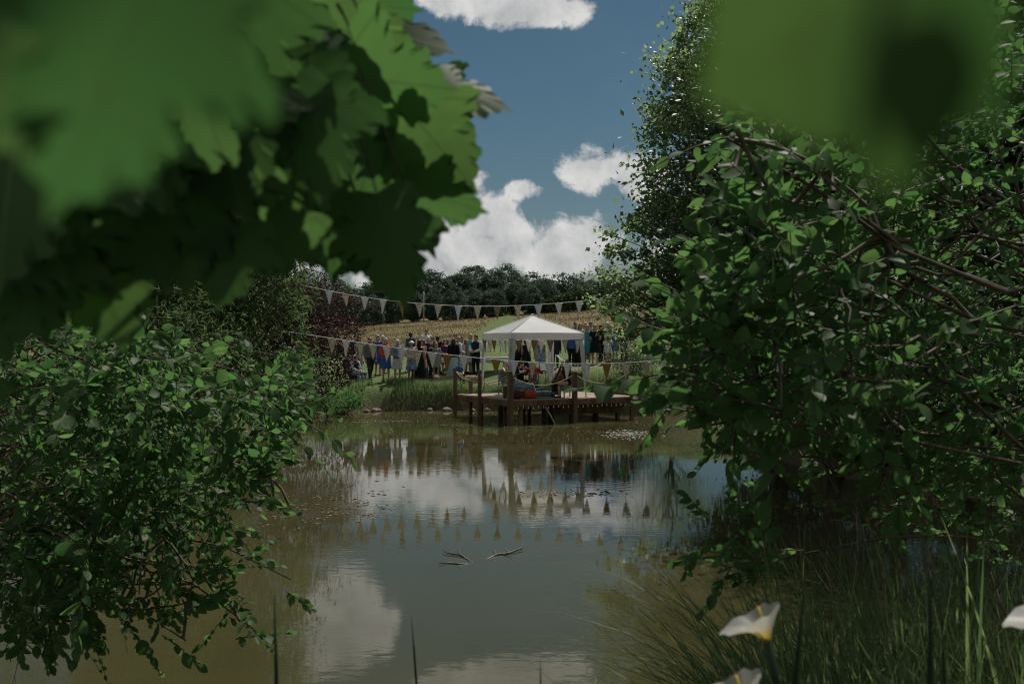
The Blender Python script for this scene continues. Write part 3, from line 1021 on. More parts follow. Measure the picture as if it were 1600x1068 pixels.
# ------------------------------------------------------------------ sycamore over the camera
def syc_outline():
    half = [(0, 0), (.12, -.06), (.25, -.075), (.34, -.03), (.315, .04), (.375, .09), (.31, .155), (.275, .20), (.37, .225), (.43, .30), (.50, .33), (.545, .46), (.46, .44), (.43, .53),
            (.35, .495), (.285, .545), (.205, .53), (.225, .62), (.29, .665), (.225, .73), (.235, .82), (.14, .845), (.115, .93), (.045, .955), (0, 1.08)]
    o = half + [(-x, y) for x, y in half[-2:0:-1]]
    res = []
    n = len(o)
    for i in range(n):                      # saw teeth along every edge
        a, b = np.array(o[i]), np.array(o[(i + 1) % n])
        L = np.linalg.norm(b - a)
        nrm = np.array([b[1] - a[1], a[0] - b[0]]) / (L + 1e-9)
        res.append(tuple(a))
        if L > 0.055 and min(abs(a[0]), abs(b[0])) > .005:
            up = (b - a) if b[1] > a[1] else (a - b)
            up = up / L * .004
            for f, s in ((.34, .017), (.5, -.002), (.74, .015)) if L > .085 else ((.55, .015),):
                res.append(tuple(a + (b - a) * f + nrm * s + up))
    return res


def syc_mesh(cup, twist):
    o = np.array(syc_outline())
    c = np.array([0, .33])
    def soft(p, k):
        return sum(np.roll(p, s, 0) for s in range(-k, k + 1)) / (2 * k + 1)
    rings = [o, c + (soft(o, 3) - c) * 0.72, c + (soft(o, 9) - c) * 0.38]
    V = []
    for k, r in enumerate(rings):
        for x, y in r:
            d = math.hypot(x, y - .33)
            ang = math.atan2(x, y)
            fold = 0.022 * math.cos(ang * 4.5) * d
            V.append((x, y, -cup * d * d * 1.6 + fold + twist * x * y))
    V.append((0, .33, 0))
    n = len(o)
    Fc = []
    for k in range(2):
        for i in range(n):
            a, b = k * n + i, k * n + (i + 1) % n
            Fc += [(a, b, b + n), (a, b + n, a + n)]
    for i in range(n): Fc.append((2 * n + i, 2 * n + (i + 1) % n, 3 * n))
    me = raw_mesh('leaf', np.array(V), np.array(Fc))
    me.materials.append(ML_syc_o)
    return me


T_SYC = (np.array([(0, 0, 0), (.36, -.05, .0), (.28, .2, .03), (.54, .46, -.06), (.21, .53, .02), (.26, .7, -.02), (0, 1.05, -.1), (-.26, .7, -.02), (-.21, .53, .02), (-.54, .46, -.06), (-.28, .2, .03), (-.36, -.05, 0), (0, .35, .05)]),
         np.array([(i, i + 1, 12) for i in range(11)] + [(11, 0, 12)]))


def sycamore():
    root = np.array([-4.2, -1.6, 1.3])
    t = thing('sycamore_tree', 'sycamore with big lobed leaves hanging over the camera', 'tree', root)
    ms = [syc_mesh(0.06, 0.15), syc_mesh(0.16, -0.2), syc_mesh(-0.04, 0.3), syc_mesh(0.22, 0.05)]
    # (px, py of the leaf middle, Y, leaf length m, turn of the tip from straight down in degrees (+ = to the right), tilt towards camera, sunlit)
    L = [(195, 72, .23, .072, -22, .1, 1), (40, 60, .26, .07, 15, .2, 1),
         (590, 300, 1.25, .195, -20, .25, 1), (700, 225, 1.22, .15, 40, .2, 1), (625, 135, 1.22, .18, 78, .3, 1), (560, 55, 1.25, .17, 72, .3, 1), (712, 318, 1.2, .10, 72, .2, 1),
         (632, 385, 1.12, .13, 15, .0, 0), (618, 412, 1.25, .085, 25, .2, 1), (470, 385, 1.05, .09, -40, .2, 1), (362, 445, .95, .09, -10, .2, 1), (400, 300, 1.2, .11, 30, .2, 1),
         (225, 385, 1.3, .07, 0, .2, 1), (725, 150, 1.3, .14, 85, .2, 0), (470, 20, 1.25, .16, 50, .2, 1), (600, 15, 1.35, .12, 80, .2, 1),
         (660, 330, 1.3, .13, 30, -.2, 0), (690, 175, 1.4, .16, 50, 0, 0), (505, 195, 1.02, .15, 10, -.1, 0),
         (420, 170, 1.0, .17, 5, 0, 0), (380, 240, 1.05, .18, -20, .1, 0), (480, 250, 1.1, .16, 10, .1, 0), (300, 300, .95, .17, 0, .1, 0), (200, 330, .9, .17, 20, 0, 0),
         (90, 320, .8, .16, -15, .2, 0), (40, 420, .85, .16, 0, .1, 0), (150, 440, .95, .16, 15, 0, 0), 
         (50, 470, .8, .11, 5, .2, 0), (10, 300, .75, .15, 10, 0, 0), (0, 470, .8, .13, -10, 0, 0),
         (340, 190, .95, .17, 20, 0, 0), (250, 210, .9, .17, -20, 0, 0), (440, 90, 1.1, .17, 40, .1, 0), (500, 130, 1.15, .16, 60, 0, 0), (520, 215, 1.0, .13, 10, 0, 0),
         (110, 230, .8, .15, 0, 0, 0), (640, 60, 1.4, .15, 70, 0, 0), (390, 60, 1.0, .16, 10, 0, 0), (160, 390, 1.1, .16, -30, 0, 0),
         (70, 370, 1.0, .16, 30, 0, 0), (560, 365, 1.3, .12, -10, 0, 0), (510, 340, 1.2, .10, -20, .1, 0),
         (120, 450, .95, .12, 0, 0, 0), (0, 655, .8, .022, 10, .2, 1), (300, 60, 1.0, .16, 0, 0, 0), (180, 250, 1.0, .17, 10, 0, 0)]
    lit = []
    br = MB()
    twigs = []
    limb = [curve(root + [0.1, 0.1, 3.6], (-0.35, 1.25, 3.75), 0.35, 0.02, 12), curve(root + [0, 0.2, 3.0], (-1.0, 1.0, 3.45), 0.3, 0.02, 12), curve(root + [0.2, 0, 3.8], (-0.75, 0.55, 3.85), 0.3, 0.02, 12)]
    pts = np.concatenate(limb)
    for px, py, Y, s, turn, tilt, sun in L:
        if px > 400: px, py = px - 24, py - 8
        elif py > 300: py -= 40
        c = np.array(at(px, py, Y))
        a = R(turn)
        D = np.array([math.sin(a), -0.15 + rng.normal() * 0.2, -math.cos(a)]); D /= np.linalg.norm(D)
        N = np.array([rng.normal() * 0.22, -1.0, ((-.5 if Y < .4 else -.22) if sun else .45) + rng.normal() * 0.18])
        p = c - D * s * 0.45
        o = bpy.data.objects.new('leaf', ms[rnd.randrange(4)])
        C.objects.link(o); o.parent = t
        o.matrix_local = leaf_matrix(p - root, D, N, s)
        if sun: lit.append((c, s))
        q = pts[np.argmin(((pts - p) ** 2).sum(1))]
        q = p + (q - p) * min(1, 0.16 / (np.linalg.norm(q - p) + 1e-6))
        twigs.append(np.stack([q, (p + q) / 2 + [0, 0, 0.008], p]))
    for l in limb: br.tube(l - root, np.linspace(0.035, 0.006, len(l)), 7)
    tb = MB(); tb.tube(np.array([(0, 0, -.5), (.05, 0, 1.5), (0.1, 0.1, 3.6), (.0, .3, 6.5), (.3, .6, 9.5)]), [.32, .26, .23, .17, .05], 10)
    for k in range(9):
        a = k * 0.7 - 0.6
        e = np.array([3.9 * math.cos(a), 3.9 * math.sin(a) + 1.2, 5.0 + 0.5 * (k % 3)])
        tb.tube(curve((0.1, 0.1, 3.4 + .3 * k), e, 0.3, 0.03, 8), np.linspace(.09, .015, 8), 6)
    tb.build('trunk', M_bark, t)
    br.build('branch', M_twig, t)
    pt = MB()
    for l in twigs: pt.tube(l - root, [.0016, .0014, .0012], 5)
    pt.build('leaf_stalk', M_twig, t, kind='stuff')
    # the rest of the crown overhead, which shades the camera's side; gaps are cut along the sun rays to the sunlit leaves
    n = 4300
    P = np.stack([rng.uniform(-6.5, 2.2, n), rng.uniform(-3.5, 6.0, n), rng.uniform(5.2, 8.5, n)], 1)
    ok = np.ones(n, bool)
    sv = np.array(SUN)
    for c, s in lit:
        w = P - c
        k = w @ sv
        ok &= np.linalg.norm(w - k[:, None] * sv, axis=1) > s * 0.6 + 0.17 + (0.12 if c[1] < .4 else 0)
    ok &= (P[:, 2] - CAM_Z) > P[:, 1] * 0.345 + 0.35
    # patches of open crown
    cell = np.sin(P[:, 0] * 1.9 + 0.7) * np.sin(P[:, 1] * 2.1 + 0.4)
    ok &= cell < 0.80
    ok &= ~((P[:, 0] > 0.4) & (rng.random(n) < 0.6))
    P = P[ok]
    N = np.array([0, 0, 1.0]) + rng.normal(size=(len(P), 3)) * 0.4
    o = link('foliage', scatter_leaves('foliage', P - root, rand_unit(len(P)) * [1, 1, 0.4], N, 0.17 * (0.8 + 0.4 * rng.random(len(P))), T_SYC), ML_syc, t)
    o['kind'] = 'stuff'


sycamore()


def hazel():
    root = np.array([2.3, -0.9, 1.35])
    t = thing('hazel_bush', 'hazel twig with round blurred leaves close to the lens at the top right', 'bush', root)
    mat = leaf_mat('hazel leaf', (0.03, 0.065, 0.018), (0.055, 0.10, 0.026), (0.15, 0.28, 0.06), 0.45, 0.5, 0.2, veins=True, objrand=True)
    me = [raw_mesh('leaf', *oval(1.0, .1, .1)), raw_mesh('leaf', *oval(0.9, .2, .05))]
    for m in me: m.materials.append(mat)
    L = [(1275, 50, .165, .040, -60, .2), (1330, 90, .20, .032, -30, .3), (1400, 135, .105, .021, 10, -.1), (1490, 70, .11, .022, 50, -.2)]
    st = MB()
    main = curve((0.1, 0, 2.4), np.array(at(1330, -80, .26)) - root, 0.25, 0.01, 10)
    st.tube(curve((0, 0, -.3), (0.1, 0, 2.45), 0, .02, 8), np.linspace(.03, .012, 8), 7)
    st.tube(main, np.linspace(.012, .002, 10), 6)
    for px, py, Y, s, turn, tilt in L:
        c = np.array(at(px, py, Y)); a = R(turn)
        D = np.array([math.sin(a), rng.normal() * 0.2, -math.cos(a)]); D /= np.linalg.norm(D)
        N = np.array([rng.normal() * 0.2, -1.0, -.05 if px < 1360 else .25])
        p = c - D * s * .5
        o = link('leaf', me[rnd.randrange(2)], None, t, leaf_matrix(p - root, D, N, s))
        q = main[np.argmin(((main - (p - root)) ** 2).sum(1))]
        q = (p - root) + (q - (p - root)) * min(1, .05 / (np.linalg.norm(q - p + root) + 1e-6))
        st.tube(np.stack([q, p - root]), [.0012, .001], 5)
    st.build('stem', M_twig, t)
    # leaves further back along the same bush, over the camera
    n = 260
    P = np.stack([rng.uniform(.3, 2.2, n), rng.uniform(-1.2, 1.4, n), rng.uniform(4.4, 5.6, n)], 1)
    P = P[(P[:, 2] - CAM_Z) > P[:, 1] * .36 + .2]
    sv = np.array(SUN)
    ok = np.ones(len(P), bool)
    for i, (px, py, Y, s, a, b) in enumerate(L):
        if i in (0, 1, 2, 6):
            w = P - np.array(at(px, py, Y)); k = w @ sv
            ok &= np.linalg.norm(w - k[:, None] * sv, axis=1) > .16
    P = P[ok]
    o = link('foliage', scatter_leaves('foliage', P - root, rand_unit(len(P)) * [1, 1, .3], rng.normal(size=(len(P), 3)) * .4 + [0, 0, 1], .09, T_OVAL), ML_willowbush, t)
    o['kind'] = 'stuff'


hazel()

# ------------------------------------------------------------------ deck
DA = np.array([-0.07, 36.0])
DU = np.array([math.cos(R(27)), math.sin(R(27))])
DV = np.array([-math.sin(R(27)), math.cos(R(27))])
DECK_Z = 0.90
DL, DW = 5.5, 4.75


def dk(u, v, z=0.0):
    p = DA + DU * u + DV * v
    return Vector((p[0], p[1], z))


def make_deck():
    t = thing('deck', 'brown timber deck on posts standing in the far end of the pond', 'deck', dk(0, 0, 0), R(27))
    me = MB().box((0, 0, 0), (DL, 0.136, 0.035)).mesh('plank', False)
    me.materials.append(M_plank)
    n = 33
    for i in range(n):
        o = link('plank', me, None, t)
        o.location = (DL / 2, 0.07 + i * 0.1435, DECK_Z - 0.0175 + rnd.uniform(-.002, .002))
        o.rotation_euler = (0, 0, rnd.uniform(-.002, .002))
    def post(u, v, z0, z1, w=0.13, mat=M_wood):
        m = MB().box((0, 0, (z0 + z1) / 2), (w, w, z1 - z0))
        m.box((0, 0, z1 + 0.012), (w * 0.8, w * 0.8, 0.024))
        o = m.build('post', mat, t, False)
        o.location = (u, v, 0); o.rotation_euler = (0, 0, rnd.uniform(-.05, .05))
    for u, v in ((-0.02, -0.08), (2.66, -0.08), (-0.09, 2.4), (-0.09, 4.72)): post(u, v, -1.0, 1.9 + rnd.uniform(-.03, .03), 0.16 if v < 0 else 0.12)
    post(5.2, -0.09, -1, 1.9, .12)
    post(0.4, 1.2, -1, 1.32, .12); post(0.62, 0.35, -1, 1.27, .13, plain('sunlit post', (0.30, 0.19, 0.09), .75, .3, 5)); post(0.55, 4.62, -1, 1.5, .12)  # one short post gets a lighter tan: sunlight painted into its timber colour
    for u in (0.9, 1.9, 3.1, 4.2, 5.2):
        for v in (0.9, 2.6, 4.4):
            m = MB().box((u, v, -0.1), (0.14, 0.14, 1.6)); m.build('pile', M_wood, t, False)
    MB().box((DL / 2 + 0.01, -0.012, DECK_Z - 0.135), (DL, 0.045, 0.20)).build('fascia', M_wood, t, False)
    MB().box((-0.026, DW / 2 + 0.02, DECK_Z - 0.135), (0.045, DW, 0.20)).build('fascia', M_wood, t, False)
    for u in np.linspace(0.5, 5.3, 7):
        MB().box((u, DW / 2 + 0.02, DECK_Z - 0.115), (0.05, DW - .1, 0.15)).build('joist', M_wood, t, False)
    MB().box((DL / 2 + .9, 0.55, 0.5), (3.2, 0.06, 0.5)).build('brace', M_wood, t, False)


make_deck()


def sag_line(a, b, sag, n=16):
    a, b = np.asarray(a, float), np.asarray(b, float)
    t = np.linspace(0, 1, n)[:, None]
    p = a + (b - a) * t
    p[:, 2] -= sag * 4 * (t * (1 - t))[:, 0]
    return p


def rope(a, b, sag, label, r=0.022):
    p = sag_line(a, b, sag, 20)
    t = thing('rope', label, 'rope', a, 0, 'ropes slung between the deck posts')
    p = p - np.asarray(a)
    # two strands laid round each other
    q = np.arange(len(p) * 4)
    fine = np.stack([np.interp(q / 4, np.arange(len(p)), p[:, k]) for k in range(3)], 1)
    for ph, nm in ((0, 'strand'), (math.pi, 'strand')):
        off = np.stack([0 * q, np.cos(q * 0.9 + ph), np.sin(q * 0.9 + ph)], 1) * r * 0.45
        MB().tube(fine + off, r * 0.62, 5).build(nm, M_rope, t)


rope(dk(-.09, 4.66, 1.82), dk(-.09, 2.46, 1.80), .30, 'sagging rope at the far left side of the deck')
rope(dk(-.09, 2.34, 1.78), dk(-.02, 0.0, 1.78), .55, 'deep sagging rope at the near left side of the deck')
rope(dk(0.06, -.08, 1.72), dk(2.58, -.08, 1.76), .33, 'rope along the front of the deck between the two tall front posts')
rope(dk(2.74, -.08, 1.74), dk(5.25, 0.1, 1.86), .36, 'rope along the front of the deck right of the last tall post')
rope(dk(-.05, 4.6, 1.8), dk(0.02, -0.02, 1.86), .42, 'long thin rope crossing behind the left side of the deck', 0.015)


def fairy_lights():
    t = thing('string_lights', 'string of small pale bulbs along the front edge of the deck', 'lights', dk(0, 0, 0), R(27))
    u = np.linspace(0.2, 5.4, 60)
    z = DECK_Z - 0.27 - 0.02 * np.sin(u * 9)
    MB().tube(np.stack([u, 0 * u - 0.06, z], 1), 0.006, 5).build('cable', M_black, t)
    mb = MB().ball((0, 0, -0.03), (0.024, 0.024, 0.032), 8, 6); mb.tube([(0, 0, 0), (0, 0, .03)], .012, 6)
    me = mb.mesh('bulb')
    me.materials.append(plain('frosted bulb', (0.75, 0.72, 0.62), 0.3, .05, 5))
    for k in np.linspace(0.3, 5.35, 25):
        o = link('bulb', me, None, t); o.location = (k, -0.06, float(np.interp(k, u, z)) - 0.01)


fairy_lights()
t = thing('pole', 'pale stick leaning from the deck edge down into the water', 'stick', (0, 0, 0))
MB().tube([at(851, 634, 36.7), at(860, 648, 36.4), at(871, 664, 36.1) + Vector((0, 0, -.15))], [.028, .026, .022], 6).build('stick', M_rope, t)

# ------------------------------------------------------------------ gazebo
GA = R(21.8)
GU = np.array([math.cos(GA), math.sin(GA)]); GV = np.array([-math.sin(GA), math.cos(GA)])
GS = 3.02
G0 = np.array([-0.05, 36.92])


def make_gazebo():
    t = thing('gazebo', 'white pop-up gazebo with a pitched roof standing on the deck', 'gazebo', (G0[0], G0[1], DECK_Z), GA)
    ma, tt, out = new_mat('white gazebo fabric')
    b = tt.new('ShaderNodeBsdfPrincipled')
    co = tt.new('ShaderNodeTexCoord').outputs['Object']
    tt.put(b.inputs['Base Color'], tt.mix(tt.ramp(tt.noise(co, 3, 4), .35, .65), (.60, .63, .66), (.67, .70, .72)))
    b.inputs['Roughness'].default_value = .6
    bp = tt.new('ShaderNodeBump'); bp.inputs['Strength'].default_value = .5; bp.inputs['Distance'].default_value = .05
    tt.put(bp.inputs['Height'], tt.noise(tt.vm('MULTIPLY', co, (.6, .6, 2.5)), 4.0, 4)); tt.l.new(bp.outputs[0], b.inputs['Normal'])
    tr = tt.new('ShaderNodeBsdfTranslucent'); tr.inputs[0].default_value = (.80, .78, .76, 1)
    mx = tt.new('ShaderNodeMixShader'); mx.inputs[0].default_value = .42
    tt.l.new(b.outputs[0], mx.inputs[1]); tt.l.new(tr.outputs[0], mx.inputs[2]); tt.l.new(mx.outputs[0], out.inputs[0])
    E, PK, VD = 2.45, 3.15, 0.25
    s = GS
    cn = [(0, 0), (s, 0), (s, s), (0, s)]
    ctr = np.array([s / 2, s / 2, PK])
    for i in range(4):
        a = np.array([*cn[i], E]); c = np.array([*cn[(i + 1) % 4], E])
        V, Fc = [], []
        n = 8
        for j in range(n + 1):
            w = j / n
            for k in range(n + 1):
                q = k / n
                e = a + (c - a) * q
                p = e * (1 - w) + ctr * w
                p[2] -= 0.05 * math.sin(math.pi * w) * (0.4 + 0.6 * math.sin(math.pi * q)) + 0.008 * math.sin(9 * q + 3 * w) * (1 - w)
                V.append(p)
        for j in range(n):
            for k in range(n):
                x = j * (n + 1) + k
                Fc.append((x, x + 1, x + n + 2, x + n + 1))
        o = MB().add(V, Fc).build('roof_panel', ma, t)
        V, Fc = [], []
        m = 24
        d = (c - a) / s
        nrm = np.array([d[1], -d[0], 0])
        for k in range(m + 1):
            e = a + (c - a) * (k / m) + nrm * (0.008 + 0.012 * math.sin(k * 1.3))
            V += [a + (c - a) * (k / m) + nrm * .004, e - [0, 0, VD / 2], e - [0, 0, VD] + nrm * 0.012 * math.sin(k * 0.9)]
        for k in range(m): Fc += [(3 * k, 3 * k + 1, 3 * k + 4, 3 * k + 3), (3 * k + 1, 3 * k + 2, 3 * k + 5, 3 * k + 4)]
        o = MB().add(V, Fc).build('valance', ma, t)
        # ridge seam, leg and its tapered cloth sleeve
        MB().tube([a + [0, 0, .004], ctr + [0, 0, .01]], .012, 6).build('ridge_pole', ma, t)
        ox, oy = (-1 if cn[i][0] == 0 else 1), (-1 if cn[i][1] == 0 else 1)
        foot = np.array([cn[i][0] + ox * 0.06, cn[i][1] + oy * 0.05, 0.0])
        MB().tube([a + np.array([-ox * .05, -oy * .05, -.06]), foot], .024, 8).build('leg', M_steel, t)
        mb = MB()
        zt = E - VD + .02
        for dx, dy in ((-ox, 0), (0, -oy)):
            V, Fc = [], []
            for k in range(7):
                w = k / 6
                z = zt * (1 - w) + 0.35 * w
                base = np.array([cn[i][0], cn[i][1], 0]) * (1 - w) + np.array([foot[0], foot[1], 0]) * w
                wd = 0.15 * (1 - w) ** 0.9 + 0.075
                V += [base + [0, 0, z], base + np.array([dx * wd, dy * wd, z])]
            for k in range(6): Fc.append((2 * k, 2 * k + 1, 2 * k + 3, 2 * k + 2))
            mb.add(V, Fc)
        o = mb.build('leg_sleeve', ma, t)
        sol = o.modifiers.new('thickness', 'SOLIDIFY'); sol.thickness = 0.004
        MB().box(tuple(foot + [0, 0, .01]), (.1, .1, .02)).build('foot_plate', M_steel, t, False)
    MB().ball((s / 2, s / 2, PK + .01), (.07, .07, .04), 10, 6).build('peak_cap', ma, t)
    return ma


M_gazebo = make_gazebo()

# ------------------------------------------------------------------ bunting
FM = {
    'lace': cloth('white lace cloth', (.72, .71, .69), (.45, .45, .46), 45, 'print', .35),
    'cream': cloth('cream cotton', (.66, .62, .53), (.54, .50, .42), 25, 'plain', .35),
    'hessian': cloth('hessian', (.42, .33, .20), (.30, .23, .13), 60, 'plain', .3),
    'gold': cloth('mustard cotton', (.42, .31, .13), (.34, .24, .09), 30, 'plain', .4),
    'print': cloth('sprigged cotton', (.66, .62, .55), (.30, .17, .14), 22, 'print', .35),
    'blue': cloth('pale blue cotton', (.66, .68, .72), (.46, .49, .56), 24, 'print', .35),
    'orange': cloth('orange cotton', (.42, .24, .06), (.36, .20, .05), 24, 'plain', .3),
}
M_tape = plain('white tape', (.75, .74, .72), .8, .08, 30)


def flag_mesh(key, w, h, seed):
    r = random.Random(seed)
    V, Fc = [], []
    n = 6
    ph, am = r.random() * 6, 0.03 + 0.03 * r.random()
    for j in range(n + 1):
        f = j / n
        hw = w / 2 * (1 - f) + 0.004
        for k in (-1, -.33, .33, 1):
            V.append((hw * k, am * f * math.sin(ph + 2.2 * f + 1.3 * k) * 0.8, -h * f))
    for j in range(n):
        for k in range(3):
            a = j * 4 + k
            Fc.append((a, a + 1, a + 5, a + 4))
    me = MB().add(V, Fc).mesh('flag')
    me.materials.append(FM[key])
    return me


flag_cache = {}


def flag_obj(key, w, h, seed, parent, p, rz):
    k = (key, w, h, seed % 4)
    if k not in flag_cache: flag_cache[k] = flag_mesh(key, w, h, hash(k[3]) + int(w * 100))
    o = link('flag', flag_cache[k], None, parent)
    o.location = p
    o.rotation_euler = (rnd.uniform(-.1, .1), rnd.uniform(-.06, .06), rz + rnd.uniform(-.45, .45))
    sol = o.modifiers.new('hem', 'SOLIDIFY'); sol.thickness = 0.003
    return o


def bunting(label, ctrl, Y, cols, px_flags, w, h):
    """ctrl: photo pixels the tape passes through, at distance Y"""
    t = thing('bunting', label, 'bunting', (0, Y, 0))
    cx = [c[0] for c in ctrl]; cy_ = [c[1] for c in ctrl]
    pf = np.poly1d(np.polyfit(cx, cy_, 3 if len(ctrl) > 4 else 2))
    xs = np.linspace(cx[0], cx[-1], 60)
    pts = np.array([at(x, pf(x), Y) for x in xs]) - [0, Y, 0]
    MB().tube(pts, 0.012, 5).build('tape', M_tape, t)
    for i, x in enumerate(px_flags):
        p = np.array(at(x, pf(x), Y)) - [0, Y, 0]
        flag_obj(cols[i % len(cols)], w, h, i, t, p, 0)


bunting('string of flags highest over the pond, across the hilltop wood', [(470, 444), (505, 454), (570, 463), (655, 474), (750, 478.5), (841, 476), (890, 472), (960, 463), (1060, 446)], 37.0,
        ['blue', 'print', 'lace', 'lace', 'gold', 'print', 'cream', 'blue', 'cream', 'hessian', 'print', 'blue', 'lace', 'lace', 'cream', 'print', 'gold', 'lace', 'print', 'cream'],
        [514, 540, 570, 599, 628, 655, 685, 716, 746, 777, 809, 841, 873, 905, 938, 970, 1002, 1034], .30, .52)
bunting('lower string of flags slung across the water in front of the deck', [(440, 517), (500, 526), (563, 534), (616, 541), (660, 549), (714, 556), (755, 561), (794, 565), (895, 567), (981, 565), (1040, 561), (1100, 554)], 30.7,
        ['cream', 'lace', 'print', 'cream', 'lace', 'lace', 'print', 'lace', 'orange', 'lace', 'gold', 'blue', 'cream', 'blue', 'lace', 'blue', 'gold', 'print', 'cream', 'lace'],
        [519, 541, 563, 583, 605, 628, 652, 675, 699, 724, 775, 803, 832, 858, 887, 916, 948, 979, 1010, 1042], .29, .50)


def gazebo_bunting(label, pts, spec):
    t = thing('bunting', label, 'bunting', (0, 0, 0))
    P = np.array([(*(G0 + GU * u + GV * v), DECK_Z + z) for u, v, z in pts])
    ln = []
    for a, b in zip(P[:-1], P[1:]): ln.append(sag_line(a, b, 0.05, 12))
    MB().tube(np.concatenate(ln), 0.008, 5, False).build('tape', M_tape, t)
    for i, (u, v, key) in enumerate(spec):
        p = np.array([*(G0 + GU * u + GV * v), DECK_Z + 2.17])
        flag_obj(key, .28, .48, i, t, p, GA + (math.pi / 2 if u in (-.02, GS) else 0))


gazebo_bunting('flags hanging along the front and left edges of the gazebo', [(-.02, GS, 2.22), (-.02, -.02, 2.22), (GS, -.02, 2.22)],
               [(.32, -.02, 'hessian'), (.95, -.02, 'gold'), (1.6, -.02, 'hessian'), (2.2, -.02, 'print'), (2.75, -.02, 'lace'), (-.02, .5, 'blue'), (-.02, 1.1, 'lace'), (-.02, 1.7, 'gold'), (-.02, 2.3, 'blue'), (-.02, 2.75, 'gold')])
gazebo_bunting('sunlit flags hanging along the back edge of the gazebo', [(0, GS + .03, 2.22), (GS, GS + .03, 2.22)],
               [(.35, GS + .03, 'cream'), (.9, GS + .03, 'lace'), (1.45, GS + .03, 'cream'), (2.0, GS + .03, 'lace'), (2.55, GS + .03, 'cream')])

# ------------------------------------------------------------------ people
def remeshed(mb, voxel, name, smooth_it=2):
    me = mb.mesh(name)
    o = bpy.data.objects.new(name, me)
    C.objects.link(o)
    md = o.modifiers.new('r', 'REMESH'); md.mode = 'VOXEL'; md.voxel_size = voxel; md.use_smooth_shade = True
    if smooth_it:
        s = o.modifiers.new('s', 'SMOOTH'); s.factor = .5; s.iterations = smooth_it
    dg = bpy.context.evaluated_depsgraph_get()
    res = bpy.data.meshes.new_from_object(o.evaluated_get(dg))
    res.name = name
    bpy.data.objects.remove(o)
    bpy.data.meshes.remove(me)
    return res


def lerp(a, b, t): return np.asarray(a, float) + (np.asarray(b, float) - np.asarray(a, float)) * t


def skeleton(pose, sex):
    """joint positions for a figure 1.70 m tall that faces -Y"""
    f = sex == 'f'
    sh, hp = (.175, .095) if f else (.20, .095)
    j = {'hip': np.array([0, 0, .92]), 'chest': np.array([0, 0, 1.30]), 'neck': np.array([0, .005, 1.45]), 'head': np.array([0, -.015, 1.585])}
    for s, n in ((-1, 'r'), (1, 'l')):
        j['sh' + n] = np.array([s * sh, .01, 1.39])
        j['el' + n] = np.array([s * (sh + .05), .03, 1.10])
        j['wr' + n] = np.array([s * (sh + .04), -.05, .86])
        j['th' + n] = np.array([s * hp, 0, .90])
        j['kn' + n] = np.array([s * (hp + .005), -.015, .49])
        j['an' + n] = np.array([s * (hp + .01), .02, .08])
        j['toe' + n] = np.array([s * (hp + .035), -.15, .03])
    if pose == 'clasp':
        for s, n in ((-1, 'r'), (1, 'l')):
            j['el' + n] = np.array([s * (sh + .06), -.02, 1.11]); j['wr' + n] = np.array([s * .06, -.21, 1.02])
    if pose == 'glass':
        j['elr'] = np.array([-(sh + .05), -.03, 1.12]); j['wrr'] = np.array([-.12, -.25, 1.22])
    if pose == 'stride':
        j['knr'] = np.array([-.11, -.12, .50]); j['anr'] = np.array([-.11, -.20, .08]); j['toer'] = np.array([-.13, -.37, .04])
        j['knl'] = np.array([.12, .06, .50]); j['anl'] = np.array([.15, .27, .11]); j['toel'] = np.array([.18, .13, .03])
    if pose in ('sit', 'play', 'cello'):
        for k in ('hip', 'chest', 'neck', 'head', 'shr', 'shl', 'thr', 'thl'): j[k] = j[k] - [0, 0, .42]
        for s, n in ((-1, 'r'), (1, 'l')):
            j['th' + n] = np.array([s * hp, 0, .50])
            kx = .11 if pose == 'sit' else (.17 if pose == 'play' else .28)
            j['kn' + n] = np.array([s * kx, -.43, .49]); j['an' + n] = np.array([s * (kx + .01), -.40, .08]); j['toe' + n] = np.array([s * (kx + .03), -.57, .03])
            j['el' + n] = np.array([s * (sh + .06), -.08, .70]); j['wr' + n] = np.array([s * .11, -.30, .60])
        if pose == 'play':
            j['ell'] = np.array([.25, -.22, .80]); j['wrl'] = np.array([.22, -.45, .98]); j['elr'] = np.array([-.34, -.14, .86]); j['wrr'] = np.array([-.15, -.38, .92])
            j['head'] = j['head'] + [.04, -.03, -.02]
        if pose == 'cello':
            j['ell'] = np.array([.32, -.12, .86]); j['wrl'] = np.array([.16, -.22, 1.06]); j['elr'] = np.array([-.34, -.20, .72]); j['wrr'] = np.array([-.20, -.44, .60])
    return j


def limb(mb, pts, rad, n=9, sub=3):
    pts = [np.asarray(p, float) for p in pts]
    P, Rr = [], []
    for a, b, ra, rb in zip(pts[:-1], pts[1:], rad[:-1], rad[1:]):
        for k in range(sub):
            P.append(lerp(a, b, k / sub)); Rr.append(ra + (rb - ra) * k / sub)
    P.append(pts[-1]); Rr.append(rad[-1])
    mb.tube(P, Rr, n)
    for p, r in zip(pts, rad): mb.ball(p, r * .98, 8, 6)


def torso_rings(j, sex, grow=0.0, z0=-.12):
    hx, hy, hz = j['hip']
    W = [(-.12, .15, .105), (0, .178, .12), (.10, .155, .108), (.20, .135, .10), (.32, .155, .12), (.42, .17, .115), (.48, .16, .095), (.53, .075, .06)] if sex == 'f' else \
        [(-.12, .155, .11), (0, .17, .12), (.10, .16, .115), (.20, .162, .112), (.32, .185, .125), (.42, .205, .125), (.48, .185, .10), (.53, .08, .065)]
    out = []
    for dz, rx, ry in W:
        if dz < z0: continue
        out.append((hx, hy, hz + dz, rx + grow, ry + grow))
    return out


ARM = (.052, .042, .034, .026)


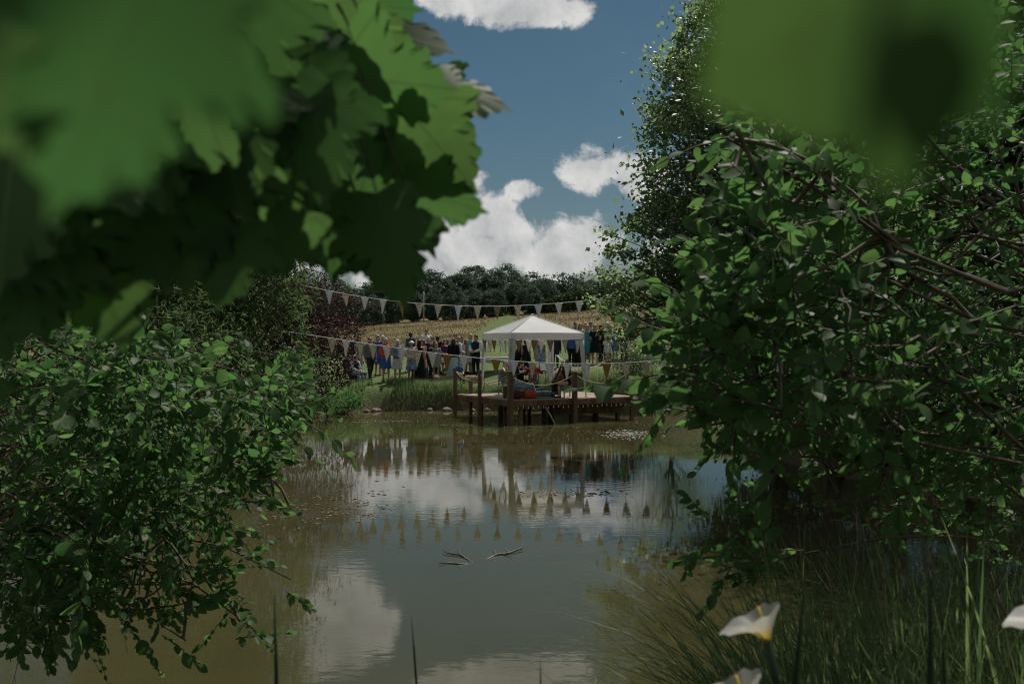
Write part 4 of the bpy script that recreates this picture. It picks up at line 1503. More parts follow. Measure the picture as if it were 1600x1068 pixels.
def body_mesh(pose, sex):
    j = skeleton(pose, sex)
    mb = MB()
    mb.loft(torso_rings(j, sex), 16)
    n, h = j['neck'], j['head']
    mb.tube([n - [0, 0, .04], lerp(n, h, .5), h - [0, -.01, .02]], [.06, .052, .055], 10)
    mb.ball(h + [0, .01, .02], (.076, .094, .10), 14, 10)
    mb.ball(h + [0, -.03, -.055], (.056, .058, .06), 12, 8)          # jaw
    mb.ball(h + [0, -.098, -.015], (.014, .02, .022), 8, 6)           # nose
    mb.ball(h + [0, -.078, -.062], (.026, .012, .010), 8, 6)          # mouth
    for s in (-1, 1): mb.ball(h + [s * .078, .01, 0], (.012, .02, .03), 8, 6)
    for s, q in ((-1, 'r'), (1, 'l')):
        limb(mb, [j['sh' + q], j['el' + q], j['wr' + q]], [.055, .043, .028])
        d = j['wr' + q] - j['el' + q]; d /= np.linalg.norm(d)
        side = np.cross(d, [0, 1, 0]); side /= np.linalg.norm(side) + 1e-6
        nrm = np.cross(side, d)
        w = j['wr' + q]
        limb(mb, [w, w + d * .085], [.028, .036], 8, 2)
        for k, L in enumerate((.065, .08, .085, .07)):
            a = w + d * .085 + side * (k - 1.5) * .022
            limb(mb, [a, a + d * L * .55 + nrm * .006, a + d * L * .95 + nrm * .03], [.0105, .010, .008], 6, 1)
        a = w + d * .035 - side * s * .028
        limb(mb, [a, a + d * .035 - side * s * .03, a + d * .07 - side * s * .035], [.013, .011, .009], 6, 1)
        limb(mb, [j['th' + q], j['kn' + q], j['an' + q]], [.085, .055, .038])
        limb(mb, [j['an' + q] - [0, 0, .02], j['toe' + q]], [.042, .03], 8, 3)
    return remeshed(mb, .0125, 'body', 2)


def hair_mesh(pose, sex, style):
    j = skeleton(pose, sex); h = j['head']
    mb = MB()
    if style == 'hat':
        mb.ball(h + [0, .015, .07], (.09, .105, .075), 14, 8)
        mb.loft([(h[0], h[1] + .01, h[2] + .055, .17, .18), (h[0], h[1] + .01, h[2] + .066, .165, .175)], 18)
        return remeshed(mb, .012, 'hat', 1)
    mb.ball(h + [0, .025, .045], (.088, .10, .095), 14, 9)
    mb.ball(h + [0, .06, -.01], (.08, .065, .09), 12, 8)
    if style == 'bob':
        for s in (-1, 1): mb.ball(h + [s * .07, .03, -.06], (.032, .06, .09), 10, 7)
        mb.ball(h + [0, .07, -.07], (.08, .05, .09), 12, 7)
    if style == 'long':
        for s in (-1, 1): mb.ball(h + [s * .068, .04, -.10], (.032, .055, .14), 10, 7)
        mb.ball(h + [0, .08, -.15], (.085, .045, .19), 12, 8)
    if style == 'bun':
        mb.ball(h + [0, .13, .05], (.045, .045, .045), 10, 7)
    return remeshed(mb, .012, 'hair', 2)


def garment_mesh(pose, sex, kind):
    j = skeleton(pose, sex)
    mb = MB()
    seated = pose in ('sit', 'play', 'cello')
    hz = j['hip'][2]
    def sleeves(g, full=True):
        for q in ('r', 'l'):
            e, w = j['el' + q], j['wr' + q]
            if full: limb(mb, [j['sh' + q], e, lerp(e, w, .93)], [.066 + g, .056 + g, .044 + g])
            else: limb(mb, [j['sh' + q], lerp(j['sh' + q], e, .55)], [.066 + g, .062 + g])
    if kind in ('jacket', 'shirt', 'blouse', 'tee', 'waistcoat', 'cardigan'):
        g = {'jacket': .026, 'cardigan': .024, 'shirt': .014, 'blouse': .016, 'tee': .014, 'waistcoat': .022}[kind]
        low = -.10 if kind in ('jacket', 'cardigan', 'blouse') else -.02
        mb.loft([(x, y, z, a * (1.0 if z > hz + .05 else 1.04), b) for x, y, z, a, b in torso_rings(j, sex, g, low)], 16)
        if kind != 'waistcoat': sleeves(g * .5, kind != 'tee')
    if kind == 'trousers':
        mb.loft([(0, j['hip'][1], hz + dz, rx, ry) for dz, rx, ry in ((-.13, .155, .12), (0, .186, .135), (.10, .17, .122))], 16)
        for q in ('r', 'l'): limb(mb, [j['th' + q], j['kn' + q], lerp(j['kn' + q], j['an' + q], .96)], [.105, .078, .062])
    if kind in ('dress', 'skirt', 'long_dress', 'long_skirt'):
        hem = .50 if 'long' not in kind else .10
        if seated:
            mb.loft([(0, 0, hz + dz, rx, ry) for dz, rx, ry in ((-.10, .19, .14), (0, .195, .145), (.12, .16, .12))], 16)
            for k in np.linspace(0, 1, 7):
                mb.ball((0, -.44 * k, .50), (.19 + .05 * k, .12, .10), 12, 7)
            zl = .10 if 'long' in kind else .36
            mb.loft([(0, -.43, zl, .24, .13), (0, -.44, .40, .24, .12), (0, -.43, .54, .20, .10)], 16)
        else:
            st = .12 if pose == 'stride' else 0
            fl = .25 if 'long' not in kind else .34
            mb.loft([(0, 0, hem, fl, fl * .8 + st), (0, 0, lerp([hem], [hz], .5)[0], fl * .88, fl * .68 + st * .6), (0, 0, hz - .02, .195, .14), (0, 0, hz + .12, .165, .118)], 20)
        if 'dress' in kind:
            mb.loft(torso_rings(j, sex, .014, -.1)[:-1], 16)
            if kind == 'dress': sleeves(0, False)
    if kind == 'shoes':
        for q in ('r', 'l'):
            a, tt = j['an' + q], j['toe' + q]
            limb(mb, [a - [0, -.02, .045], lerp(a - [0, 0, .045], tt, .6), tt], [.044, .042, .034], 9, 2)
    return remeshed(mb, .014, kind, 2)


def eyes_mesh(pose, sex):
    h = skeleton(pose, sex)['head']
    mb = MB()
    for s in (-1, 1): mb.ball(h + [s * .031, -.076, .012], (.011, .008, .007), 8, 6)
    return mb.mesh('eyes')


pm = {}
skin_cols = {'fair': (.50, .29, .21), 'tan': (.40, .21, .14), 'rosy': (.52, .27, .20)}
SKIN = {k: plain('skin ' + k, v, .55, .12, 14) for k, v in skin_cols.items()}
HAIRC = {'dark': (.02, .013, .01), 'brown': (.06, .033, .018), 'blond': (.38, .27, .13), 'grey': (.42, .40, .38), 'white': (.66, .64, .60), 'red': (.13, .05, .025), 'cream': (.7, .66, .55)}
HAIR = {k: plain('hair ' + k, v, .5, .35, 40, stretch=(1, 1, .2)) for k, v in HAIRC.items()}
M_eye = plain('eye', (.03, .02, .015), .2, .1, 5)
fab = {}


def fm(c, c2=None, kind='plain', scale=22):
    k = (c, c2, kind)
    if k not in fab: fab[k] = cloth('cloth %d' % len(fab), c, c2, scale, kind)
    return fab[k]


NAVY = fm((.018, .022, .042)); BLACK = fm((.012, .012, .014)); GREY = fm((.16, .165, .18)); WHITE = fm((.74, .73, .71)); BLUESUIT = fm((.04, .075, .15)); CHAR = fm((.035, .037, .045))
PALE = fm((.42, .52, .66)); TEAL = fm((.06, .30, .30)); MINT = fm((.42, .56, .54)); ROYAL = fm((.03, .07, .30), (.10, .12, .34), 'print'); DENIM = fm((.07, .11, .22)); SKYB = fm((.24, .42, .55))
ORANGE = fm((.55, .10, .04)); FLORAL = fm((.55, .53, .50), (.14, .15, .24), 'print', 20); CREAM = fm((.60, .54, .42)); PRINTB = fm((.10, .16, .32), (.55, .55, .52), 'print', 16); PEACH = fm((.55, .27, .19)); PURPLE = fm((.09, .03, .09))
SAGE = fm((.19, .25, .21), (.28, .31, .24)); SLATE = fm((.17, .23, .33)); RED = fm((.40, .03, .02)); GREYGREEN = fm((.14, .20, .18)); TAUPE = fm((.34, .29, .25), (.5, .45, .4), 'print', 18); WFLORAL = fm((.60, .62, .62), (.22, .36, .42), 'print', 16); MIDBLUE = fm((.05, .13, .30))
CHILDB = fm((.03, .12, .38))


def cached(key, fn):
    if key not in pm: pm[key] = fn()
    return pm[key]


def person(label, px, top, Y, pose, sex, hair, wear, face=0.0, skin='fair', group=None, z=None, h=None, px_is_x=False):
    """px, top: where the crown of the head shows in the photo; wear: list of (garment, material)"""
    x = (px - 800) / F * Y if not px_is_x else px
    g = z if z is not None else float(ground(x, Y))
    stand = {'sit': 1.28, 'play': 1.28, 'cello': 1.28}.get(pose, 1.70)
    if h is None:
        h = (CAM_Z - (top - 534) / F * Y) - g
        s = min(max(h / stand, .80 if sex == 'f' else .9), 1.14)
    else:
        s = h / stand
    t = thing('person', label, 'person', (x, Y, g), face, group)
    t.scale = (s, s, s)
    style, hc = hair
    def part(nm, me, mat):
        if len(me.materials) == 0: me.materials.append(mat)
        link(nm, me, mat, t)
    part('body', cached(('b', pose, sex), lambda: body_mesh(pose, sex)), SKIN[skin])
    part('eyes', cached(('e', pose, sex), lambda: eyes_mesh(pose, sex)), M_eye)
    if style == 'hat':
        part('hair', cached(('h', pose, sex, 'short'), lambda: hair_mesh(pose, sex, 'short')), HAIR['brown'])
        part('hat', cached(('h', pose, sex, 'hat'), lambda: hair_mesh(pose, sex, 'hat')), HAIR[hc])
    else:
        part('hair', cached(('h', pose, sex, style), lambda: hair_mesh(pose, sex, style)), HAIR[hc])
    for k, mat in wear: part(k, cached(('g', pose, sex, k), lambda: garment_mesh(pose, sex, k)), mat)
    part('shoes', cached(('g', pose, sex, 'shoes'), lambda: garment_mesh(pose, sex, 'shoes')), BLACK)
    return t


GL = 'wedding guests standing on the lawn left of the gazebo'
GR = 'wedding guests standing on the lawn right of the gazebo'
GB = 'guests seen through the gazebo'
J = [
    ('man with dark hair half hidden by the copper beech', 556, 519, 49, 'stand', 'm', ('short', 'brown'), [('jacket', NAVY), ('trousers', CHAR)], 0.3, 'fair', GL),
    ('woman in a taupe patterned dress beside the copper beech', 561, 525, 47.5, 'clasp', 'f', ('bob', 'brown'), [('dress', TAUPE)], 0.9, 'fair', GL),
    ('man in a grey blazer and dark trousers walking just right of the copper beech', 578, 523, 45.6, 'stride', 'm', ('short', 'brown'), [('jacket', GREY), ('trousers', CHAR)], 0.7, 'tan', GL),
    ('blond woman in a royal blue printed dress behind the woman in orange', 590.5, 523, 47, 'stand', 'f', ('bob', 'blond'), [('dress', ROYAL)], 2.6, 'fair', GL),
    ('white-haired guest standing behind the woman in the orange cardigan', 598, 524, 48.5, 'stand', 'f', ('bob', 'white'), [('blouse', PEACH), ('skirt', SLATE)], 0.4, 'fair', GL),
    ('woman in an orange cardigan and long navy blue skirt', 603, 528, 45.2, 'clasp', 'f', ('long', 'grey'), [('skirt', MIDBLUE), ('cardigan', ORANGE)], 0.2, 'rosy', GL),
    ('older white-haired woman in a slate blue jacket and floral skirt', 621, 530.5, 45.0, 'clasp', 'f', ('bob', 'white'), [('skirt', FLORAL), ('cardigan', SLATE)], 0.5, 'rosy', GL),
    ('tall man in a blue suit standing with his back turned', 642, 519, 48.5, 'stand', 'm', ('short', 'brown'), [('jacket', BLUESUIT), ('trousers', BLUESUIT)], 2.4, 'tan', GL),
    ('woman in a pale hat, cream jacket and blue printed skirt', 643, 533, 45.2, 'clasp', 'f', ('hat', 'cream'), [('skirt', PRINTB), ('cardigan', CREAM)], 0.1, 'tan', GL),
    ('dark-haired woman in a wide black full-length dress by the white table', 655, 531, 45.4, 'stand', 'f', ('long', 'dark'), [('long_dress', BLACK)], 2.9, 'fair', GL),
    ('red-haired woman in a peach dress beside the black full-length dress', 660.5, 531, 46.2, 'clasp', 'f', ('bob', 'red'), [('dress', PEACH)], -0.9, 'fair', GL),
    ('tallest man, in a white shirt, standing at the back of the group', 666, 515, 51, 'stand', 'm', ('short', 'dark'), [('shirt', WHITE), ('trousers', CHAR)], 0.2, 'tan', GL),
    ('man in a navy blazer in front of the tallest man', 669.5, 527, 46.6, 'glass', 'm', ('short', 'grey'), [('jacket', NAVY), ('trousers', NAVY)], 0.6, 'fair', GL),
    ('man in a pale blue shirt just behind the navy blazer', 674.5, 526, 48.2, 'stand', 'm', ('short', 'brown'), [('shirt', PALE), ('trousers', CHAR)], -0.7, 'fair', GL),
    ('man in a black suit with his back to the pond behind the white table', 684, 525, 47.6, 'stand', 'm', ('short', 'dark'), [('jacket', BLACK), ('trousers', BLACK)], 2.5, 'tan', GL),
    ('short blond guest in a sage green dress behind the white table', 681.5, 535, 46.6, 'stand', 'f', ('bob', 'blond'), [('dress', SAGE)], 3.0, 'fair', GL),
    ('dark-haired woman in a purple dress beside the orange flag', 695, 531, 47.4, 'clasp', 'f', ('long', 'dark'), [('dress', PURPLE)], 0.4, 'fair', GL),
    ('dark-haired woman in a navy dress next to the purple dress', 698.5, 530.5, 48.5, 'stand', 'f', ('bob', 'dark'), [('dress', NAVY)], -0.6, 'tan', GL),
    ('man in a sky blue shirt talking to the woman in the mint skirt', 711, 522, 48.2, 'glass', 'm', ('short', 'dark'), [('shirt', SKYB), ('trousers', CHAR)], -0.4, 'fair', GL),
    ('woman in a black cardigan and long pale mint skirt', 708.5, 529, 46.6, 'clasp', 'f', ('bob', 'brown'), [('long_skirt', MINT), ('cardigan', BLACK)], 2.8, 'fair', GL),
    ('blond woman in a white blouse and denim skirt', 717, 525, 46.8, 'clasp', 'f', ('bob', 'blond'), [('skirt', DENIM), ('blouse', WHITE)], 1.9, 'rosy', GL),
    ('dark-haired man behind the blond woman in the white blouse', 722, 526, 48.0, 'stand', 'm', ('short', 'dark'), [('shirt', PRINTB), ('trousers', CHAR)], 0.9, 'tan', GL),
    ('woman in a peach print dress facing the turquoise dress', 728, 531, 47.5, 'clasp', 'f', ('bob', 'red'), [('dress', fm((.5, .3, .2), (.2, .12, .1), 'print'))], 1.3, 'fair', GL),
    ('blond woman in a turquoise dress left of the gazebo', 734.5, 522, 47.3, 'glass', 'f', ('long', 'blond'), [('dress', TEAL)], -1.4, 'fair', GL),
    ('man in a navy waistcoat over a white shirt beside the gazebo', 743.5, 521, 47.0, 'clasp', 'm', ('short', 'dark'), [('trousers', NAVY), ('shirt', WHITE), ('waistcoat', NAVY)], -0.5, 'tan', GL),
    ('dark-haired man at the back right of the gazebo in a blue shirt', 899, 504, 50, 'stand', 'm', ('short', 'dark'), [('shirt', BLUESUIT), ('trousers', CHAR)], 0.4, 'tan', GR),
    ('brown-haired woman in a taupe top directly above the gazebo corner', 906.5, 506, 48.5, 'stand', 'f', ('bob', 'brown'), [('dress', TAUPE)], 0.2, 'fair', GR),
    ('blond woman in cream behind the right-hand turquoise dress', 914.5, 504, 49.5, 'stand', 'f', ('bob', 'blond'), [('dress', CREAM)], -0.2, 'fair', GR),
    ('woman with long blond hair in a turquoise dress right of the gazebo', 918, 507.5, 46.3, 'stand', 'f', ('long', 'blond'), [('dress', TEAL)], 2.5, 'fair', GR),
    ('dark-haired man in a white shirt behind the black dress at the right', 923, 503, 49, 'stand', 'm', ('short', 'dark'), [('shirt', PALE), ('trousers', NAVY)], 0.3, 'tan', GR),
    ('blond woman in a sleeveless black dress seen from behind', 930, 507, 46.0, 'clasp', 'f', ('bob', 'blond'), [('dress', BLACK)], 2.7, 'rosy', GR),
    ('dark-suited man between the black dress and the white floral dress', 939, 508, 47.2, 'stand', 'm', ('short', 'dark'), [('jacket', BLACK), ('trousers', BLACK)], 0.9, 'tan', GR),
    ('woman in a white floral knee-length dress at the right', 949.5, 512, 46.0, 'clasp', 'f', ('bob', 'brown'), [('dress', WFLORAL)], 0.9, 'rosy', GR),
    ('white-haired person behind the white floral dress', 949, 503.5, 48.5, 'stand', 'm', ('short', 'white'), [('jacket', GREY), ('trousers', CHAR)], 0.2, 'fair', GR),
    ('woman in a blue dress under the tree at the right', 961, 510, 46.8, 'stand', 'f', ('bob', 'brown'), [('dress', MIDBLUE)], -0.8, 'fair', GR),
    ('man in a dark navy suit at the far right of the guests under the tree', 975, 504, 46.5, 'stand', 'm', ('short', 'dark'), [('jacket', NAVY), ('trousers', NAVY)], -0.6, 'tan', GR),
    ('man in black farthest left of those seen through the gazebo', 808, 531, 46.2, 'stand', 'm', ('short', 'dark'), [('jacket', BLACK), ('trousers', BLACK)], 2.8, 'fair', GB),
    ('woman in a long black dress seen through the gazebo behind the red violinist', 822, 529, 45.8, 'stand', 'f', ('bob', 'dark'), [('long_dress', BLACK)], 2.6, 'fair', GB),
    ('woman in a blue printed dress seen through the middle of the gazebo', 846, 529, 45.6, 'stand', 'f', ('bob', 'brown'), [('dress', PRINTB)], 0.5, 'fair', GB),
    ('woman in taupe print seen through the gazebo beside the blue print', 840, 531, 47, 'stand', 'f', ('bob', 'grey'), [('dress', TAUPE)], 0.2, 'fair', GB),
    ('man in a charcoal suit seen through the gazebo left of its rear leg', 868, 530, 46, 'stand', 'm', ('short', 'dark'), [('jacket', CHAR), ('trousers', CHAR)], 0.1, 'tan', GB),
    ('man in black with a blue shirt seen through the right side of the gazebo', 893, 527, 45.8, 'stand', 'm', ('short', 'brown'), [('shirt', MIDBLUE), ('trousers', BLACK)], 2.7, 'tan', GB),
    ('woman in black farthest right of those seen through the gazebo', 903, 527, 46, 'stand', 'f', ('long', 'dark'), [('long_dress', BLACK)], 2.6, 'fair', GB),
]
for lab, px, top, Y, pose, sex, hair, wear, face, skin, grp in J:
    person(lab, px, top, Y, pose, sex, hair, wear, face, skin, grp)
x1 = (542 - 800) / F * 44.9; x2 = (555 - 800) / F * 44.5
person('seated brown-haired woman in a navy top beside the copper beech', 542, 0, 44.9, 'sit', 'f', ('bob', 'brown'), [('long_skirt', NAVY), ('blouse', NAVY)], 0.9, 'fair', 'pair seated on the bench', h=1.27)
person('seated white-haired woman in a white blouse and pale blue trousers', 555, 0, 44.5, 'sit', 'f', ('bob', 'white'), [('trousers', SKYB), ('blouse', WHITE), ('waistcoat', NAVY)], 0.8, 'rosy', 'pair seated on the bench', h=1.25)
LOG_Y = 46.0
gl = gz((718 - 800) / F * LOG_Y, LOG_Y)
person('child in a bright blue top sitting on the log', 718, 0, LOG_Y + .05, 'sit', 'f', ('short', 'brown'), [('trousers', CHAR), ('tee', CHILDB)], 0.5, 'fair', None, z=gl + .02, h=0.98)

# ------------------------------------------------------------------ benches, log, table
def bench(label, x, y, rz, L=1.5):
    g = gz(x, y)
    t = thing('bench', label, 'bench', (x, y, g), rz)
    for k in range(3): MB().box((0, -.14 + .14 * k, .40), (L, .12, .04)).build('slat', M_wood, t, False)
    for s in (-1, 1):
        for q in (-1, 1): MB().box((s * (L / 2 - .1), q * .15, .19), (.07, .07, .40)).build('leg', M_wood, t, False)
        MB().box((s * (L / 2 - .1), 0, .35), (.06, .36, .06)).build('rail', M_wood, t, False)


bench('low wooden bench under the two seated women', (x1 + x2) / 2, 44.75, 0.85 - 0.15)


def covered_table(label, pxa, pxb, Y, drop=.26, h=.74):
    xa, xb = (pxa - 800) / F * Y, (pxb - 800) / F * Y
    xm = (xa + xb) / 2; g = gz(xm, Y)
    t = thing('trestle_table', label, 'table', (xm, Y, g), 0.02)
    L = xb - xa
    MB().box((0, 0, h - .02), (L - .04, .70, .035)).build('tabletop', M_wood, t, False)
    for s in (-1, 0, 1):
        for q in (-1, 1):
            MB().tube([(s * (L / 2 - .3), q * .28, -.05), (s * (L / 2 - .3), q * .12, h - .04)], .022, 6).build('leg', M_steel, t)
    o = MB()
    n = 60
    V, Fc = [], []
    for i in range(n + 1):
        u = -L / 2 + L * i / n
        w = .012 * math.sin(i * 1.9) + .01 * math.sin(i * .7)
        V += [(u, -.37 - w, h - drop + .015 * math.sin(i * .5)), (u, -.362 - w * .4, h - drop * .5), (u, -.355, h + .004), (u, 0, h + .006), (u, .355, h + .004), (u, .37 + w, h - drop)]
    for i in range(n):
        for k in range(5):
            a = i * 6 + k; Fc.append((a, a + 6, a + 7, a + 1))
    c = o.add(V, Fc).build('tablecloth', cloth('grey white table linen', (.62, .60, .57), (.54, .52, .50), 8), None)
    c.matrix_world = Matrix.Translation((xm, Y, g)) @ Matrix.Rotation(.02, 4, 'Z')
    sol = c.modifiers.new('thickness', 'SOLIDIFY'); sol.thickness = .004
    tag(c, 'pale cloth draped over the ' + ('long table left of the gazebo' if pxa < 720 else 'table behind the gazebo'), 'tablecloth')


covered_table('long trestle table under a pale cloth on the lawn left of the gazebo', 677, 796, 47.4)


def log():
    xa, xb = (677 - 800) / F * LOG_Y, (752 - 800) / F * LOG_Y
    xm = (xa + xb) / 2; g = gz(xm, LOG_Y)
    t = thing('log', 'big sawn log lying on the grass in front of the covered table', 'log', (xm, LOG_Y, g + .17), 0.06)
    L = xb - xa
    n = 14
    u = np.linspace(-L / 2, L / 2, n)
    r = .215 + .012 * np.sin(u * 5) + .01 * np.cos(u * 9)
    MB().tube(np.stack([u, 0.01 * np.sin(u * 4), 0 * u], 1), r, 18).build('bark', M_log, t)
    for s in (-1, 1):
        MB().tube([(s * (L / 2 - .01), 0, 0), (s * (L / 2 + .008), 0, 0)], [.2, .198], 18).build('sawn_end', plain('cut wood', (.45, .34, .22), .8, .3, 20), t)


log()


# ------------------------------------------------------------------ musicians and their things on the deck
def chair(label, p, rz, mat, group=None):
    t = thing('chair', label, 'chair', p, rz, group)
    MB().box((0, 0, .44), (.42, .42, .035)).build('seat', mat, t, False)
    for sx in (-1, 1):
        MB().box((sx * .19, -.19, .21), (.04, .04, .43)).build('leg', mat, t, False)
        MB().box((sx * .19, .19, .46), (.04, .04, .93)).build('leg', mat, t, False)
    for z in (.90, .54): MB().box((0, .19, z), (.34, .03, .06)).build('rail', mat, t, False)
    for k in range(4): MB().box((-.12 + .08 * k, .19, .72), (.035, .02, .31)).build('slat', mat, t, False)
    return t


M_chair = plain('grey green chair paint', (.20, .25, .22), .6, .25, 12)
MUS = 'musicians playing under the gazebo'


def on_deck(px, Y): return ((px - 800) / F * Y, Y, DECK_Z)


pc = on_deck(833, 38.6)
chair('grey green slat-back chair facing away, under the red violinist', pc, math.pi + .1, M_chair, 'chairs of the musicians')
person('violinist in a red top seated with her back to the pond', pc[0], 0, pc[1] + .02, 'play', 'f', ('bob', 'dark'), [('trousers', BLACK), ('blouse', RED)], math.pi + .1, 'fair', MUS, z=DECK_Z, h=1.34, px_is_x=True)
pc2 = on_deck(886, 37.9)
chair('grey green chair under the cellist', pc2, -1.25, M_chair, 'chairs of the musicians')
person('cellist with red-brown hair in black, seated behind a cello', pc2[0], 0, pc2[1], 'cello', 'f', ('long', 'red'), [('long_skirt', BLACK), ('blouse', BLACK)], -1.25, 'fair', MUS, z=DECK_Z, h=1.38, px_is_x=True)
pc3 = on_deck(813, 39.2)
chair('grey green chair at the left rear under the viola player', pc3, .9, M_chair, 'chairs of the musicians')
person('viola player in a white-sleeved top seated at the left of the gazebo', pc3[0], 0, pc3[1], 'play', 'f', ('bun', 'brown'), [('long_skirt', BLACK), ('blouse', WHITE), ('waistcoat', BLACK)], .9, 'fair', MUS, z=DECK_Z, h=1.34, px_is_x=True)
pc4 = on_deck(789, 40.0)
chair('grey green chair at the left edge of the deck under the long green skirt', pc4, 1.2, M_chair, 'chairs of the musicians')
person('violinist in a long grey green dress seated at the left edge of the deck', pc4[0], 0, pc4[1], 'play', 'f', ('bob', 'grey'), [('long_dress', GREYGREEN)], 1.2, 'fair', MUS, z=DECK_Z, h=1.36, px_is_x=True)

# violin outline shared by cello, violins and the case: (z along, half width)
OUT = [(0, 0), (.01, .10), (.06, .17), (.14, .185), (.22, .165), (.29, .115), (.34, .105), (.40, .125), (.46, .145), (.53, .135), (.57, .08), (.585, 0)]


def fiddle_solid(scale, depth, grow=0.0):
    half = [(y * scale, x * scale) for y, x in OUT]
    pts = [(x + grow * (1 if x > 0 else 0), y) for y, x in half] + [(-x - grow, y) for y, x in half[-2:0:-1]]
    n = len(pts)
    V = [(x, -depth / 2, y) for x, y in pts] + [(x, depth / 2, y) for x, y in pts] + [(x * .8, -depth / 2 - .02 * scale, .02 * scale + y * .94) for x, y in pts] + [(x * .8, depth / 2 + .02 * scale, .02 * scale + y * .94) for x, y in pts]
    Fc = [(i, (i + 1) % n, n + (i + 1) % n, n + i) for i in range(n)]
    Fc += [(2 * n + i, 2 * n + (i + 1) % n, (i + 1) % n, i) for i in range(n)] + [(n + i, n + (i + 1) % n, 3 * n + (i + 1) % n, 3 * n + i) for i in range(n)]
    Fc += [tuple(range(2 * n, 3 * n))[::-1], tuple(range(3 * n, 4 * n))]
    return MB().add(V, Fc)


M_var = plain('red brown varnish', (.20, .05, .02), .25, .3, 8, spec=.6)
M_ebony = plain('ebony', (.012, .01, .01), .35, .2, 10)


def fiddle(name, label, cat, M, scale, depth):
    t = thing(name, label, cat)
    t.matrix_world = M
    fiddle_solid(scale, depth).build('body', M_var, t)
    MB().box((0, -depth / 2 - .035 * scale, .56 * scale), (.04 * scale, .025 * scale, .50 * scale)).build('fingerboard', M_ebony, t, False)
    mb = MB().box((0, -depth / 2 - .01 * scale, .68 * scale), (.045 * scale, .04 * scale, .24 * scale)); mb.ball((0, -depth / 2 - .02 * scale, .86 * scale), (.035 * scale, .05 * scale, .05 * scale), 8, 6)
    mb.build('neck', M_var, t)
    MB().box((0, -depth / 2 - .05 * scale, .24 * scale), (.10 * scale, .012 * scale, .06 * scale)).build('bridge', M_rope, t, False)
    for k in range(4): MB().tube([(-.018 * scale + .012 * k * scale, -depth / 2 - .03 * scale, .06 * scale), (-.024 * scale + .016 * k * scale, -depth / 2 - .075 * scale, .24 * scale), (-.012 * scale + .008 * k * scale, -depth / 2 - .05 * scale, .8 * scale)], .0014, 4).build('string', M_steel, t)
    if cat == 'cello': MB().tube([(0, 0, 0), (0, 0, -.28)], .006, 6).build('spike', M_steel, t)
    return t


cp = Vector(pc2) + Vector((-.52, -.14, .27))
fiddle('cello', 'red-brown cello leaning against the cellist', 'cello', Matrix.Translation(cp) @ Matrix.Rotation(-1.25, 4, 'Z') @ Matrix.Rotation(R(-24), 4, 'X') @ Matrix.Rotation(.2, 4, 'Z'), 1.28, .14)
for (pp, rz, nm, lab) in ((pc, math.pi + .1, 'violin', 'violin under the chin of the player in the red top'), (pc3, .9, 'viola', 'viola held by the player in the white-sleeved top'), (pc4, 1.2, 'violin', 'violin held by the player in the long grey green dress')):
    fiddle(nm, lab, nm, Matrix.Translation(pp) @ Matrix.Rotation(rz, 4, 'Z') @ Matrix.Translation((.10, -.14, 1.03)) @ Matrix.Rotation(.35, 4, 'Z') @ Matrix.Rotation(R(82), 4, 'X'), .60, .035)
# cellist's bow
t = thing('bow', 'cello bow held across the strings', 'bow')
t.matrix_world = Matrix.Translation(cp + Vector((-.12, -.1, .30))) @ Matrix.Rotation(.4, 4, 'Z') @ Matrix.Rotation(.1, 4, 'Y')
MB().tube([(-.36, 0, 0), (0, 0, .012), (.36, 0, 0)], .006, 6).build('stick', M_var, t)
MB().tube([(-.35, 0, -.02), (.35, 0, -.02)], .003, 4).build('hair', M_tape, t)


def music_stand(label, px, Y, rz, h=1.0, sheets=True):
    p = on_deck(px, Y)
    t = thing('music_stand', label, 'music stand', p, rz, 'music stands')
    MB().tube([(0, 0, .25), (0, 0, h)], .009, 6).build('pole', M_black, t)
    for k in range(3):
        a = k * 2.094
        MB().tube([(0, 0, .30), (.24 * math.cos(a), .24 * math.sin(a), .01)], .007, 5).build('leg', M_black, t)
    Rm = Matrix.Rotation(R(-22), 4, 'X')
    mb = MB().box((0, .03, h + .12), (.48, .012, .30), Rm); mb.box((0, -.03, h - .02), (.48, .06, .012))
    mb.build('desk', M_black, t, False)
    if sheets:
        s = MB().box((0, 0, 0), (.44, .004, .31)).build('sheet_music', plain('paper', (.78, .78, .76), .7, .05, 8), None, False)
        s.matrix_world = Matrix.Translation(p) @ Matrix.Rotation(rz, 4, 'Z') @ Matrix.Translation((0, .012, h + .135)) @ Rm
        tag(s, 'white sheet music on the ' + ('stand in the middle of the gazebo' if px > 840 else 'stand left of the gazebo middle'), 'sheet music')


music_stand('black music stand in the middle of the gazebo', 852, 38.7, .35)
music_stand('black music stand beside the left musicians', 803, 38.6, 2.6, .9)

# cello case lying open
M_case = plain('teal case shell', (.05, .13, .15), .35, .2, 6, spec=.55)
cpos = on_deck(806, 37.0)
t = thing('cello_case', 'teal cello case with a white rim lying open on the deck', 'case')
t.matrix_world = Matrix.Translation((cpos[0], cpos[1], DECK_Z + .02)) @ Matrix.Rotation(R(18), 4, 'Z') @ Matrix.Rotation(R(90), 4, 'Y')
def case_half(nm, M, off):
    mb = fiddle_solid(1.6, .15, .02)
    v = mb.v[0]
    v[:, 2] *= 1.0
    o = mb.build(nm, M_case, t)
    o.matrix_local = M
    half = [(y * 1.6, x * 1.6 + .03) for y, x in OUT]
    ring = [(x, -.09, y) for y, x in half] + [(-x, -.09, y) for y, x in half[-2:0:-1]]
    ring.append(ring[0])
    r = MB().tube(ring, .018, 6).build('rim', M_tape, o)
    mb = MB().box((0, 0, 1.08), (.15, .12, .34)); mb.ball((0, 0, 1.26), (.09, .065, .08), 10, 6)
    mb.build('neck_case', M_case, o)
